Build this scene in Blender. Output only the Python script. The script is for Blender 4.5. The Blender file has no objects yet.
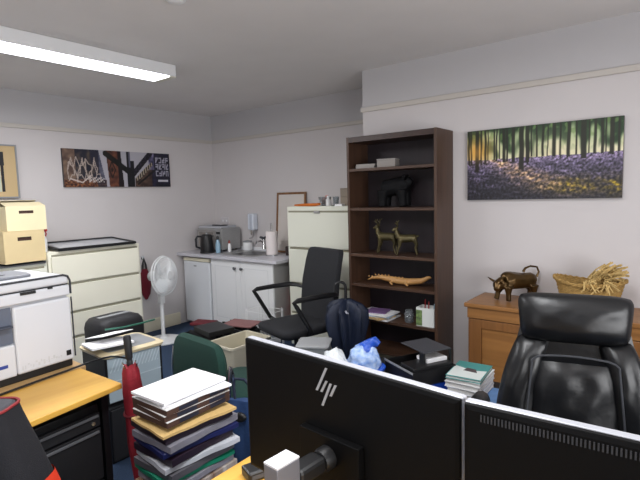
import bpy, bmesh, math, random
from mathutils import Vector, Matrix, noise
random.seed(7)
SC = bpy.context.scene
COL = SC.collection
R = math.radians
PI = math.pi

# ------------------------------------------------------------------ materials
def lin(h):
    if isinstance(h, str):
        h = h.lstrip('#'); h = [int(h[i:i+2], 16) / 255 for i in (0, 2, 4)]
    return tuple((c / 12.92 if c <= .04045 else ((c + .055) / 1.055) ** 2.4) for c in h)
MATS = {}
def mat(name, color, rough=.5, metal=0., noise_amt=0., nscale=8., bump=0., bscale=60., alpha=1., trans=0.,
        emit=None, estr=0., stretch=(1, 1, 1), color2=None, coat=0., spec=.5):
    if name in MATS: return MATS[name]
    m = bpy.data.materials.new(name); m.use_nodes = True
    nt = m.node_tree; b = nt.nodes['Principled BSDF']
    c = lin(color)
    b.inputs['Base Color'].default_value = (*c, 1)
    b.inputs['Roughness'].default_value = rough
    b.inputs['Metallic'].default_value = metal
    b.inputs['Alpha'].default_value = alpha
    b.inputs['Transmission Weight'].default_value = trans
    b.inputs['Coat Weight'].default_value = coat
    b.inputs['Specular IOR Level'].default_value = spec
    if emit:
        b.inputs['Emission Color'].default_value = (*lin(emit), 1)
        b.inputs['Emission Strength'].default_value = estr
    tc = nt.nodes.new('ShaderNodeTexCoord')
    mp = nt.nodes.new('ShaderNodeMapping'); mp.inputs['Scale'].default_value = stretch
    nt.links.new(tc.outputs['Object'], mp.inputs['Vector'])
    if noise_amt > 0 or color2:
        n = nt.nodes.new('ShaderNodeTexNoise'); n.inputs['Scale'].default_value = nscale
        n.inputs['Detail'].default_value = 5
        nt.links.new(mp.outputs['Vector'], n.inputs['Vector'])
        r = nt.nodes.new('ShaderNodeValToRGB')
        c2 = lin(color2) if color2 else tuple(max(0, x * (1 - noise_amt)) for x in c)
        r.color_ramp.elements[0].position = .3; r.color_ramp.elements[1].position = .7
        r.color_ramp.elements[0].color = (*c2, 1); r.color_ramp.elements[1].color = (*c, 1)
        nt.links.new(n.outputs['Fac'], r.inputs['Fac'])
        nt.links.new(r.outputs['Color'], b.inputs['Base Color'])
    if bump > 0:
        n2 = nt.nodes.new('ShaderNodeTexNoise'); n2.inputs['Scale'].default_value = bscale
        n2.inputs['Detail'].default_value = 3
        nt.links.new(mp.outputs['Vector'], n2.inputs['Vector'])
        bp = nt.nodes.new('ShaderNodeBump'); bp.inputs['Strength'].default_value = bump
        bp.inputs['Distance'].default_value = .01
        nt.links.new(n2.outputs['Fac'], bp.inputs['Height'])
        nt.links.new(bp.outputs['Normal'], b.inputs['Normal'])
    MATS[name] = m
    return m
def wood(name, c1, c2, rough=.45, axis='x', scale=3., knots=False, coat=0.):
    if name in MATS: return MATS[name]
    m = bpy.data.materials.new(name); m.use_nodes = True
    nt = m.node_tree; b = nt.nodes['Principled BSDF']; b.inputs['Roughness'].default_value = rough
    b.inputs['Coat Weight'].default_value = coat
    tc = nt.nodes.new('ShaderNodeTexCoord'); mp = nt.nodes.new('ShaderNodeMapping')
    s = {'x': (.6, 9, 9), 'y': (9, .6, 9), 'z': (9, 9, .6)}[axis]
    mp.inputs['Scale'].default_value = s
    nt.links.new(tc.outputs['Object'], mp.inputs['Vector'])
    n = nt.nodes.new('ShaderNodeTexNoise'); n.inputs['Scale'].default_value = scale; n.inputs['Detail'].default_value = 7
    n.inputs['Distortion'].default_value = .6
    nt.links.new(mp.outputs['Vector'], n.inputs['Vector'])
    r = nt.nodes.new('ShaderNodeValToRGB')
    r.color_ramp.elements[0].position = .32; r.color_ramp.elements[1].position = .68
    r.color_ramp.elements[0].color = (*lin(c1), 1); r.color_ramp.elements[1].color = (*lin(c2), 1)
    nt.links.new(n.outputs['Fac'], r.inputs['Fac'])
    out = r.outputs['Color']
    if knots:
        v = nt.nodes.new('ShaderNodeTexVoronoi'); v.inputs['Scale'].default_value = 3.6
        nt.links.new(tc.outputs['Object'], v.inputs['Vector'])
        k = nt.nodes.new('ShaderNodeValToRGB')
        k.color_ramp.elements[0].position = .04; k.color_ramp.elements[0].color = (*lin('#4a2a12'), 1)
        k.color_ramp.elements[1].position = .11; k.color_ramp.elements[1].color = (1, 1, 1, 1)
        nt.links.new(v.outputs['Distance'], k.inputs['Fac'])
        mx = nt.nodes.new('ShaderNodeMix'); mx.data_type = 'RGBA'; mx.blend_type = 'MULTIPLY'
        mx.inputs['Factor'].default_value = .8
        nt.links.new(out, mx.inputs['A']); nt.links.new(k.outputs['Color'], mx.inputs['B'])
        out = mx.outputs['Result']
    nt.links.new(out, b.inputs['Base Color'])
    MATS[name] = m
    return m
def vcol(name, rough=.5):
    if name in MATS: return MATS[name]
    m = bpy.data.materials.new(name); m.use_nodes = True
    nt = m.node_tree; b = nt.nodes['Principled BSDF']; b.inputs['Roughness'].default_value = rough
    a = nt.nodes.new('ShaderNodeVertexColor'); a.layer_name = 'Col'
    nt.links.new(a.outputs['Color'], b.inputs['Base Color'])
    MATS[name] = m
    return m

M_wall = mat('painted_wall', '#cac5c5', .85, bump=.06, bscale=220, noise_amt=.03, nscale=2)
M_frieze = mat('white_frieze_dimmed', '#b9b7b9', .85, bump=.05, bscale=200)  # white paint toned down: the dimmer light above the rail is in the colour
M_ceil = mat('ceiling_paint', '#dedad8', .9, bump=.12, bscale=120, noise_amt=.04, nscale=3)
M_trim = mat('cream_trim_gloss', '#d9d2bd', .4)
M_rail = mat('picture_rail_paint', '#bdb7b0', .45)
M_carpet = mat('blue_carpet', '#2c4260', .95, noise_amt=.45, nscale=180, bump=.4, bscale=300)
M_cream = mat('cream_metal', '#e4e1d0', .42, noise_amt=.03, nscale=3)
M_creamw = mat('pale_cream_metal', '#dfe0d2', .42)
M_groove = mat('olive_grey_groove', '#8b8875', .5)
M_black = mat('black_plastic', '#141416', .42)
M_blackm = mat('matt_black', '#17171b', .62)
M_blackmet = mat('black_metal', '#17181b', .38, metal=.2)
M_white = mat('white_plastic', '#e4e5e6', .4)
M_whitep = mat('white_paper', '#f4f4f6', .8)
M_grey = mat('grey_plastic', '#8b8d90', .45)
M_dgrey = mat('dark_grey_plastic', '#45474c', .5)
M_chrome = mat('chrome', '#d5d6d8', .18, metal=1.)
M_steel = mat('brushed_steel', '#a8a8a8', .35, metal=.45, noise_amt=.15, nscale=20, stretch=(1, 1, 14))
M_silver = mat('silver_plastic', '#b9bbc2', .35, metal=.3)
M_oak = wood('honey_oak_laminate', '#d09a3c', '#dfb050', .38, 'y', 2.2)
M_oak2 = wood('pale_beech_laminate', '#b8925e', '#c7a373', .42, 'y', 2.0)
M_pine = wood('antique_pine', '#6b4524', '#875b31', .4, 'z', 2.4, knots=True)
M_pinetop = wood('antique_pine_top', '#7d552e', '#97693a', .36, 'x', 2.4, knots=True)
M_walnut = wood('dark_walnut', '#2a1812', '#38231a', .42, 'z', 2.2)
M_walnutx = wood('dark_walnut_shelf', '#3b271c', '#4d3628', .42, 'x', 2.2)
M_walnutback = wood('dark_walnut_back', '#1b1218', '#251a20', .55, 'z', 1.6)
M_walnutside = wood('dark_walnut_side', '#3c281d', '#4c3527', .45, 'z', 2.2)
M_leather = mat('black_leather', '#0a0b0e', .36, bump=.10, bscale=28, spec=.5)
M_piping = mat('grey_piping', '#313338', .5)
M_mesh = mat('charcoal_mesh_fabric', '#1e1f24', .8, bump=.3, bscale=420, noise_amt=.3, nscale=250)
M_fabblack = mat('black_fabric', '#15151b', .85, bump=.3, bscale=300)
M_greenfab = mat('dark_green_fabric', '#123a31', .9, bump=.35, bscale=350, noise_amt=.25, nscale=120)
M_navy = mat('navy_nylon', '#101c34', .6, bump=.25, bscale=60, noise_amt=.25, nscale=12)
M_blue = mat('blue_fabric', '#1d3a66', .75, bump=.3, bscale=40)
M_red = mat('red_umbrella_fabric', '#8c0e22', .7, bump=.35, bscale=50, noise_amt=.25, nscale=20)
M_redpl = mat('red_plastic', '#b8161c', .4)
M_orange = mat('orange_red_strap', '#d83a1e', .6)
M_card = mat('kraft_cardboard', '#d9c497', .85, noise_amt=.06, nscale=6)
M_card2 = mat('pale_cardboard', '#e4d6b0', .85, noise_amt=.05, nscale=6)
M_brass = mat('antique_brass', '#5f5639', .42, metal=.6, noise_amt=.55, nscale=14)
M_bronze = mat('polished_bronze', '#5d4626', .32, metal=.7, noise_amt=.6, nscale=14)
M_darkfig = mat('dark_bronze_figure', '#050508', .7, spec=.2)
M_crocwood = wood('carved_teak', '#9c6f3c', '#bd915a', .5, 'x', 4)
M_wicker = mat('wicker_straw', '#c09a58', .8, noise_amt=.5, nscale=60, bump=.8, bscale=110, stretch=(1, 1, 3))
M_straw = mat('dry_straw', '#cdae70', .8, noise_amt=.3, nscale=30)
M_clear = mat('frosted_clear_plastic', '#c4cacb', .3, trans=.55, noise_amt=.1, nscale=8)
M_bagclear = mat('crinkled_clear_film', '#e9eff3', .22, trans=.1, bump=1., bscale=35, noise_amt=.25, nscale=25)
M_bagblue = mat('crinkled_blue_film', '#c3d6ee', .22, bump=1., bscale=35, color2='#6f98e0', nscale=26)
M_glass = mat('clear_glass', '#ccd2d6', .1, trans=.85)
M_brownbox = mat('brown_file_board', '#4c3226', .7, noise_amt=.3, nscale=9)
M_bisque = mat('bisque_cream_plastic', '#d8c9a6', .45)
M_palebl = mat('pale_blue_grey_plastic', '#a9bac4', .45)

# ------------------------------------------------------------------ mesh builder
class G:
    def __init__(s): s.v = []; s.f = []; s.m = []; s.T = Matrix.Identity(4)
    def at(s, loc=(0, 0, 0), rot=(0, 0, 0)):
        from mathutils import Euler
        s.T = Matrix.Translation(loc) @ Euler(rot).to_matrix().to_4x4(); return s
    def add(s, vs, fs, mi=0):
        b = len(s.v); s.v += [tuple(s.T @ Vector(p)) for p in vs]
        s.f += [tuple(b + i for i in f) for f in fs]; s.m += [mi] * len(fs); return s
    def box(s, x0, x1, y0, y1, z0, z1, mi=0):
        vs = [(x0, y0, z0), (x1, y0, z0), (x1, y1, z0), (x0, y1, z0), (x0, y0, z1), (x1, y0, z1), (x1, y1, z1), (x0, y1, z1)]
        return s.add(vs, [(0, 3, 2, 1), (4, 5, 6, 7), (0, 1, 5, 4), (1, 2, 6, 5), (2, 3, 7, 6), (3, 0, 4, 7)], mi)
    def prism(s, poly, z0, z1, mi=0, axis='z'):
        n = len(poly)
        def P(p, z): return (p[0], p[1], z) if axis == 'z' else ((p[0], z, p[1]) if axis == 'y' else (z, p[0], p[1]))
        vs = [P(p, z0) for p in poly] + [P(p, z1) for p in poly]
        fs = [tuple(range(n))[::-1], tuple(range(n, 2 * n))] + [(i, (i + 1) % n, n + (i + 1) % n, n + i) for i in range(n)]
        return s.add(vs, fs, mi)
    def loft(s, rings, cap=True, mi=0):
        n = len(rings[0]); vs = [p for r in rings for p in r]; fs = []
        for k in range(len(rings) - 1):
            for i in range(n):
                fs.append((k * n + i, k * n + (i + 1) % n, (k + 1) * n + (i + 1) % n, (k + 1) * n + i))
        if cap: fs += [tuple(range(n))[::-1], tuple(range((len(rings) - 1) * n, len(rings) * n))]
        return s.add(vs, fs, mi)
    def lathe(s, prof, n=24, mi=0, axis='z', c=(0, 0, 0), cap=True):
        rings = []
        for r, h in prof:
            ring = []
            for i in range(n):
                a = 2 * PI * i / n; x, y = r * math.cos(a), r * math.sin(a)
                ring.append((c[0] + x, c[1] + y, c[2] + h) if axis == 'z' else ((c[0] + x, c[1] + h, c[2] + y) if axis == 'y' else (c[0] + h, c[1] + x, c[2] + y)))
            rings.append(ring)
        return s.loft(rings, cap, mi)
    def tube(s, pts, rad, n=8, mi=0, closed=False):
        pts = [Vector(p) for p in pts]
        if not isinstance(rad, (list, tuple)): rad = [rad] * len(pts)
        N = len(pts); up = None; rings = []
        for i, p in enumerate(pts):
            if closed: d = pts[(i + 1) % N] - pts[i - 1]
            else: d = pts[min(i + 1, N - 1)] - pts[max(i - 1, 0)]
            if d.length < 1e-9: d = Vector((0, 0, 1))
            d.normalize()
            if up is None:
                up = Vector((0, 0, 1)) if abs(d.z) < .9 else Vector((1, 0, 0))
            up = (up - d * up.dot(d))
            if up.length < 1e-6: up = d.orthogonal()
            up.normalize(); sd = d.cross(up)
            rings.append([tuple(p + (up * math.cos(2 * PI * k / n) + sd * math.sin(2 * PI * k / n)) * rad[i]) for k in range(n)])
        if closed: rings.append(rings[0])
        return s.loft(rings, not closed, mi)
    def ball(s, c, r, n=14, mi=0):
        if not isinstance(r, (list, tuple)): r = (r, r, r)
        rings = []; m = n // 2 + 1
        for j in range(1, m):
            t = PI * j / m
            rings.append([(c[0] + r[0] * math.sin(t) * math.cos(2 * PI * i / n), c[1] + r[1] * math.sin(t) * math.sin(2 * PI * i / n), c[2] - r[2] * math.cos(t)) for i in range(n)])
        return s.loft(rings, True, mi)
    def pillow(s, w, z0, z1, d, cx=lambda t: 0, y0=0., nx=18, nz=16, p=3., back=.02, wave=0., mi=0, rnd=.05):
        """an upholstered pad facing -y: half width w(t), t 0..1 from z0 to z1"""
        front = []; bk = []
        for j in range(nz + 1):
            t = j / nz; T = 2 * t - 1
            for i in range(nx + 1):
                S = 2 * i / nx - 1
                q = max(0, 1 - abs(S) ** p) ** (1 / p) * max(0, 1 - abs(T) ** p) ** (1 / p)
                wob = wave * noise.noise(Vector((S * 2.3, T * 2.3, d * 50))) * q
                X = cx(t) + S * w(t) * (1 - rnd * abs(T) ** 6); Z = (z0 + z1) / 2 + (z1 - z0) / 2 * T * (1 - 1.6 * rnd * abs(S) ** 6)
                front.append((X, y0 - d * q + wob, Z)); bk.append((X, y0 + back * q, Z))
        W = nx + 1; vs = front + bk; o = len(front); fs = []
        for j in range(nz):
            for i in range(nx):
                a = j * W + i
                fs.append((a, a + 1, a + W + 1, a + W)); fs.append((o + a, o + a + W, o + a + W + 1, o + a + 1))
        per = [i for i in range(W)] + [j * W + nx for j in range(1, nz + 1)] + [nz * W + i for i in range(nx - 1, -1, -1)] + [j * W for j in range(nz - 1, 0, -1)]
        for k in range(len(per)):
            a, b = per[k], per[(k + 1) % len(per)]
            fs.append((b, a, o + a, o + b))
        return s.add(vs, fs, mi)

def obj(name, g, mats, parent=None, bevel=0., seg=2, smooth=False, loc=None, rot=None, label=None, auto=35):
    me = bpy.data.meshes.new(name)
    me.from_pydata(g.v, [], g.f)
    if not isinstance(mats, (list, tuple)): mats = [mats]
    for m in mats: me.materials.append(m)
    for p, mi in zip(me.polygons, g.m): p.material_index = mi
    bm = bmesh.new(); bm.from_mesh(me)
    bmesh.ops.recalc_face_normals(bm, faces=bm.faces); bm.to_mesh(me); bm.free()
    o = bpy.data.objects.new(name, me); COL.objects.link(o)
    if parent: o.parent = parent
    if loc: o.location = loc
    if rot: o.rotation_euler = rot
    if label: o['label'] = label
    if bevel > 0:
        b = o.modifiers.new('bevel', 'BEVEL'); b.width = bevel; b.segments = seg; b.limit_method = 'ANGLE'; b.angle_limit = R(40)
    if smooth:
        for p in me.polygons: p.use_smooth = True
        if auto:
            try: me.set_sharp_from_angle(angle=R(auto))
            except Exception: pass
    return o
def thing(name, label, cat, loc=(0, 0, 0), rz=0., group=None, rot=None):
    o = bpy.data.objects.new(name, None); COL.objects.link(o); o.empty_display_size = .1
    o.location = loc; o.rotation_euler = rot if rot else (0, 0, rz)
    o['label'] = label; o['category'] = cat
    if group: o['group'] = group
    return o
def tag(o, label, cat, group=None, loc=None, rz=None, kind=None):
    o['label'] = label; o['category'] = cat
    if group: o['group'] = group
    if loc: o.location = loc
    if rz is not None: o.rotation_euler = (0, 0, rz)
    if kind: o['kind'] = kind
    return o
def struct(name, g, m, **k):
    o = obj(name, g, m, **k); o['kind'] = 'structure'; return o
def dup(root, loc, rz, label, group=None):
    r = root.copy(); COL.objects.link(r); r.location = loc; r.rotation_euler = (0, 0, rz); r['label'] = label
    if group: r['group'] = group
    for ch in list(root.children):
        c = ch.copy(); COL.objects.link(c); c.parent = r
        for gch in ch.children:
            d = gch.copy(); COL.objects.link(d); d.parent = c
    return r
def box(name, x0, x1, y0, y1, z0, z1, m, parent=None, bevel=.003, **k):
    return obj(name, G().box(x0, x1, y0, y1, z0, z1), m, parent, bevel, **k)
def remesh(o, voxel, it=4):
    r = o.modifiers.new('remesh', 'REMESH'); r.mode = 'VOXEL'; r.voxel_size = voxel; r.use_smooth_shade = True
    sm = o.modifiers.new('smooth', 'SMOOTH'); sm.iterations = it; sm.factor = .5
def arc(c, r, a0, a1, n, plane='xz'):
    out = []
    for i in range(n + 1):
        a = R(a0 + (a1 - a0) * i / n); x, y = r * math.cos(a), r * math.sin(a)
        out.append((c[0] + x, c[1], c[2] + y) if plane == 'xz' else ((c[0], c[1] + x, c[2] + y) if plane == 'yz' else (c[0] + x, c[1] + y, c[2])))
    return out
def rr(w, h, r, n=5):
    """rounded rectangle outline, centred"""
    out = []
    for cx, cy, a in ((w / 2 - r, h / 2 - r, 0), (-w / 2 + r, h / 2 - r, 90), (-w / 2 + r, -h / 2 + r, 180), (w / 2 - r, -h / 2 + r, 270)):
        for i in range(n + 1):
            t = R(a + 90 * i / n); out.append((cx + r * math.cos(t), cy + r * math.sin(t)))
    return out

# ------------------------------------------------------------------ the room
CE = 2.6185; RAIL = 2.286; BX = 2.727; BY = -.562
XR, YN = 6.7, -6.6
struct('floor', G().box(-.1, XR + .1, YN - .1, .1, -.1, 0), M_carpet)
struct('ceiling', G().box(-.1, XR + .1, YN - .1, .1, CE, CE + .1), M_ceil)
def wall(name, x0, x1, y0, y1):
    g = G().box(x0, x1, y0, y1, 0, RAIL, 0).box(x0, x1, y0, y1, RAIL, CE, 1)
    return struct(name, g, [M_wall, M_frieze])
wall('wall_left', -.1, 0, YN, .1)
wall('wall_back', 0, BX + .3, 0, .1)
wall('wall_chimney_breast', BX, XR, BY, BY + .5)
wall('wall_right', XR, XR + .1, YN, BY)
wall('wall_near', 0, XR, YN - .1, YN)
def railp(name, pts_box):
    g = G()
    for b in pts_box: g.box(*b)
    return struct(name, g, M_rail, bevel=.004)
railp('trim_1', [(0, .018, YN, -.001, RAIL - .022, RAIL + .018)])
railp('trim_2', [(.02, BX - .001, -.018, 0, RAIL - .022, RAIL + .018)])
railp('trim_3', [(BX - .015, XR, BY - .018, BY, RAIL - .022, RAIL + .018)])
def skirt(name, *b):
    x0, x1, y0, y1 = b
    g = G().box(x0, x1, y0, y1, 0, .15)
    return struct(name, g, M_trim, bevel=.006)
skirt('baseboard_left', 0, .02, YN, -.64)
skirt('baseboard_back', 1.62, BX, -.02, 0)
skirt('baseboard_chimney_breast', BX, XR, BY - .02, BY)

# ceiling light
t = thing('ceiling_light', 'long white fluorescent batten with glowing diffuser on the ceiling', 'ceiling light', (1.64, -2.9, CE))
box('light_housing', -.115, .115, -1.13, 1.13, -.092, -.001, M_white, t, .006)
M_tube = mat('lit_diffuser', '#ffffff', .4, emit='#f4f6ff', estr=6)
obj('diffuser', G().box(-.105, .105, -1.07, 1.07, -.1005, -.0925), M_tube, t, .002)
for s in (-1, 1):
    obj('end_cap', G().box(-.113, .113, s * 1.10 - .028, s * 1.10 + .028, -.101, -.0925), mat('ivory_end_cap', '#d8d4c6', .4), t, .002)
# smoke detector
t = thing('smoke_detector', 'small round white smoke detector on the ceiling', 'smoke detector', (2.83, -2.53, CE))
obj('base', G().lathe([(.05, 0), (.052, -.008), (.048, -.01)], 28), M_white, t, smooth=True)
obj('sensor_cap', G().lathe([(.04, -.009), (.036, -.018), (.02, -.022)], 28), M_white, t, smooth=True)

# ------------------------------------------------------------------ painted canvases
def canvas(name, label, w, h, d, fn, nx, nz, loc, rz):
    """flat print facing -y in local space, x 0..w, z 0..h"""
    g = G(); cols = []
    vs = [(w * i / nx, 0, h * j / nz) for j in range(nz + 1) for i in range(nx + 1)]
    W = nx + 1; fs = [(j * W + i, j * W + i + 1, (j + 1) * W + i + 1, (j + 1) * W + i) for j in range(nz) for i in range(nx)]
    g.add(vs, fs); cols = [lin(fn(i / nx, j / nz)) for j in range(nz + 1) for i in range(nx + 1)]
    g.box(0, w, .0008, d, 0, h); cols += [lin((.16, .14, .15))] * 8
    me = bpy.data.meshes.new(name); me.from_pydata(g.v, [], g.f)
    a = me.color_attributes.new('Col', 'FLOAT_COLOR', 'POINT')
    for k, c in enumerate(cols): a.data[k].color = (*c, 1)
    me.materials.append(vcol('printed_canvas', .55))
    o = bpy.data.objects.new(name, me); COL.objects.link(o)
    tag(o, label, 'picture', loc=loc, rz=rz)
    return o
def mixc(a, b, t):
    t = max(0, min(1, t)); return tuple(x + (y - x) * t for x, y in zip(a, b))
def sst(e0, e1, x):
    t = max(0, min(1, (x - e0) / (e1 - e0))); return t * t * (3 - 2 * t)
def nz_(x, y, s=0.): return noise.noise(Vector((x, y, s)))
TR = [(.012, .008, .5), (.03, .006, .5), (.075, .014, .40), (.105, .007, .5), (.135, .008, .52), (.155, .004, .56), (.2, .006, .56), (.217, .006, .55), (.24, .004, .57), (.268, .011, .52), (.29, .007, .53), (.335, .012, .52),
      (.39, .017, .41), (.428, .014, .5), (.455, .005, .57), (.49, .006, .57), (.53, .008, .57), (.56, .004, .58), (.6, .012, .56), (.64, .006, .57), (.69, .011, .54), (.735, .006, .57), (.78, .017, .51), (.81, .005, .57), (.845, .009, .56), (.885, .009, .56), (.905, .004, .57), (.94, .013, .54), (.975, .007, .57)]
def bluebell(u, v):
    hz = .575 + .014 * nz_(u * 9, 0)
    if v > hz:
        k = (v - hz) / (1 - hz)
        c = mixc((.98, .95, .80), (.72, .80, .60), k * 1.3 + .9 * nz_(u * 9, v * 4))
        c = mixc(c, (.13, .24, .13), sst(.22, .8, k + 1.0 * nz_(u * 16, v * 5, 2)))
        c = mixc(c, (1.0, .94, .78), .7 * max(0, 1 - abs(u - .56) / .3) * (1 - k))
        c = mixc(c, (.45, .58, .33), .8 * sst(.12, .4, nz_(u * 30, v * 13, 6)) * k)
        s = math.exp(-(((u - .07) / .11) ** 2 + ((v - .7) / .2) ** 2))
        c = mixc(c, (1.0, .78, .40), s)
    else:
        k = v / hz
        c = mixc((.17, .16, .20), (.42, .38, .49), sst(.1, 1, k + .5 * nz_(u * 8, v * 12)))
        c = mixc(c, (.60, .53, .67), .65 * sst(.80, .97, k))
        px = .19 + (.575 - v) * 1.0
        s = math.exp(-((u - px) / (.06 + .3 * (.575 - v))) ** 2) * sst(.02, .2, v)
        c = mixc(c, (.84, .68, .52), .8 * s * max(.2, .75 + 1.1 * nz_(u * 26, v * 26)))
        s = math.exp(-(((u - .73) / .17) ** 2 + ((v - .17) / .10) ** 2)) + math.exp(-(((u - .97) / .06) ** 2 + ((v - .14) / .12) ** 2))
        c = mixc(c, (.66, .56, .14), .75 * s * max(.1, .7 + 1.3 * nz_(u * 34, v * 26, 4)))
        sh = math.sin((u * .8 + v * 2.4) * 30 + 5 * nz_(u * 6, v * 6)) * .5 + .5
        c = mixc(c, (.09, .09, .12), .45 * sh * sst(.75, .3, k * .8))
        f = nz_(u * 60, v * 34, 7) + .6 * nz_(u * 120, v * 70, 3)
        c = tuple(max(0, x * (1 + .95 * f)) for x in c)
    for tu, tw, tb in TR:
        if v > tb + .02 * nz_(u * 80, 1):
            e = abs(u - tu - .005 * nz_(v * 4, tu * 20)) / tw
            if e < 1.25:
                c = mixc(c, mixc((.12, .08, .08), (.14, .16, .10), v), (1 - sst(.7, 1.25, e)) * .95)
    sun = math.exp(-(((u - .07) / .06) ** 2 + ((v - .68) / .12) ** 2))
    c = mixc(c, (1, .74, .34), .5 * sun)
    return tuple(max(0, min(1, x * .92)) for x in c)
canvas('canvas_picture', 'wide bluebell wood canvas with dark trunks above the pine chest', 1.0, .512, .028, bluebell, 250, 120, (3.675, BY - .03, 1.4882), 0)

def seg(u, v, a, b, w):
    ax, ay = a; bx, by = b; dx, dy = bx - ax, by - ay
    asp = .31
    L = dx * dx + (dy * asp) ** 2
    t = max(0, min(1, ((u - ax) * dx + (v - ay) * dy * asp * asp) / L))
    return math.hypot(u - ax - t * dx, (v - ay - t * dy) * asp) < w
_st = random.Random(3)
SCR = [((_st.uniform(.03, .30), _st.uniform(.12, .75)), (_st.uniform(.03, .30), _st.uniform(.12, .75))) for _ in range(1)]
LOOP = [(.035 + .0043 * k + .022 * math.sin(k * 1.1), .46 + .24 * math.sin(k * .83) + .10 * math.sin(k * 2.3)) for k in range(60)]
def street(u, v):
    n = nz_(u * 26, v * 9, 1); n2 = nz_(u * 60, v * 22, 2)
    if u < .1: c = mixc((.50, .42, .36), (.34, .27, .25), .5 + n)
    elif u < .30 - .0 * v: c = mixc((.13, .13, .20), (.42, .36, .30), .25 + .8 * n)
    else: c = (.66, .65, .68)
    if v < .3 and u < .36: c = mixc((.20, .09, .06), (.58, .42, .30), .5 + n2) if v < .2 else c
    if .28 < u + .06 * v < .36: c = mixc((.16, .17, .25), c, .35 + .3 * n)
    # cracked brown tower with sign
    if .365 + .02 * (1 - v) < u < .50 - .0 * v: c = mixc((.47, .31, .24), (.30, .19, .16), .5 + n)
    if .47 < u < .52 - .02 * v: c = (.13, .09, .12)
    dv = abs((u - .415) / .035) + abs((v - .48) / .26)
    if .72 < dv < 1.0: c = (.07, .06, .08)
    elif dv < .3: c = (.14, .1, .1)
    # right building
    if u > .63 and v < .15 + (u - .60) * 2.9 and u < .86: c = mixc((.40, .33, .29), (.25, .19, .18), .5 + n)
    if u > .80: c = mixc((.20, .19, .29), (.10, .10, .16), .5 + n + n2 * .5)
    if .775 < u < .83 and v > .5: c = mixc((.55, .52, .62), (.2, .2, .3), .5 + n)
    # crossing black signs and pole
    if seg(u, v, (.36, .92), (.60, .36), .024): c = (.06, .055, .085)
    if seg(u, v, (.60, .32), (.80, 1.0), .024): c = mixc((.06, .055, .085), (.28, .25, .33), .35 + n2)
    if .555 < u < .625 and (u < .59 or v < .75): c = mixc((.05, .05, .09), (.12, .12, .16), .5 + n2)
    if .575 < u < .59 and v > .55: c = (.36, .36, .42)
    # pale ribbing on the diagonal sign
    if seg(u, v, (.655, .24), (.80, .66), .017):
        c = (.62, .58, .52) if math.sin(u * 260 + v * 9) > -.1 else (.14, .11, .11)
    if seg(u, v, (.66, .08), (.83, .48), .009): c = (.10, .08, .09)
    # white scribble at left
    for k in range(len(LOOP) - 1):
        if seg(u, v, LOOP[k], LOOP[k + 1], .0034): c = (.66, .61, .58)
    if .20 < u < .34 and .13 < v < .27 and math.sin(u * 230) * math.sin(v * 70 + u * 90) > .1: c = (.76, .73, .72)
    if seg(u, v, (.05, .22), (.15, .12), .005) or seg(u, v, (.15, .12), (.22, .3), .005): c = (.75, .70, .68)
    # broken white letter-like marks at right, in three rows
    for q, vv in enumerate((.79, .60, .40)):
        cell = (u - .845) / .036
        if 0 <= cell < 4 and abs(v - vv) < .085:
            gx = cell % 1; gy = (v - vv + .085) / .17; kk = (int(cell) * 7 + q * 5) % 6
            on = (gx < .28, gx > .55 and gx < .8, abs(gx - gy * .8) < .16, gy > .78 and gx < .8, gy < .22 and gx < .8, abs(gy - .5) < .13 and gx < .8)
            if gx < .8 and (on[kk] or on[(kk + 2) % 6] or on[(kk + 3 + q) % 6]): c = (.64, .63, .68)
    if .865 < u < .975 and .15 < v < .205: c = (.76, .75, .78)
    return tuple(max(0, min(1, (x - .5) * 1.12 + .46)) for x in c)
canvas('canvas_picture', 'wide city street sign canvas in black, brown and white', 1.242, .390, .028, street, 250, 84, (.03, -1.929, 1.7096), R(90))

# framed poster at far left
t = thing('framed_poster', 'silver-framed tan poster above the cardboard boxes', 'poster', (.0, -2.338, 1.61))
g = G()
for b in ((.001, .03, -.62, 0, 0, .014), (.001, .03, -.62, 0, .48, .494), (.001, .03, -.014, 0, .014, .48), (.001, .03, -.62, -.606, .014, .48)): g.box(*b)
obj('frame', g, M_grey, t, .002)
pr = box('print', .004, .02, -.606, -.014, .014, .48, mat('tan_poster_paper', '#bfa67c', .7), t, 0)
g = G().box(.0204, .0216, -.5, -.112, .30, .425).box(.0204, .0216, -.142, -.118, .06, .30)
obj('bold_shape', g, M_blackm, pr)
obj('pale_shape', G().box(.0204, .0214, -.46, -.146, .06, .298), mat('poster_pale', '#b9bfae', .7), pr)

# ------------------------------------------------------------------ filing cabinets
def lateral(name, label, x0, x1, y0, y1, top, fx, edges, m, face='x', lock=False, plinth=.06):
    """cabinet whose drawer fronts look along +x (face x) or -y (face y); edges = z of drawer splits from the top down"""
    t = thing(name, label, 'filing cabinet', (x0, y0, 0))
    W, D = (y1 - y0, x1 - x0) if face == 'x' else (x1 - x0, y1 - y0)
    def bx(nm, a0, a1, d0, d1, z0, z1, mm, par, bev=.003):   # a across the front, d depth measured out of the front
        if face == 'x': return box(nm, D + d0, D + d1, a0, a1, z0, z1, mm, par, bev)
        return box(nm, a0, a1, -d1, -d0, z0, z1, mm, par, bev)
    bx('body', 0, W, -D, -.02, 0, top, m, t, .004)
    for i in range(len(edges) - 1):
        zt, zb = edges[i], edges[i + 1]
        d = bx('drawer', .022, W - .022, -.019, 0, zb + .004, zt - .022, m, t, .003)
        bx('handle_strip', .03, W - .03, -.019, -.006, zt - .0215, zt - .004, M_groove, d, 0)
    if lock:
        a = W * .5
        bx('lock', a - .035, a + .035, -.001, .012, edges[0] - .03, edges[0] - .006, M_steel, t, .003)
    return t
lateral('filing_cabinet', 'cream four-drawer lateral filing cabinet with flat black-framed picture on top', .13, .65, -2.385, -1.515, 1.125, .65, [1.105, .838, .575, .345, .07], M_cream)
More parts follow.
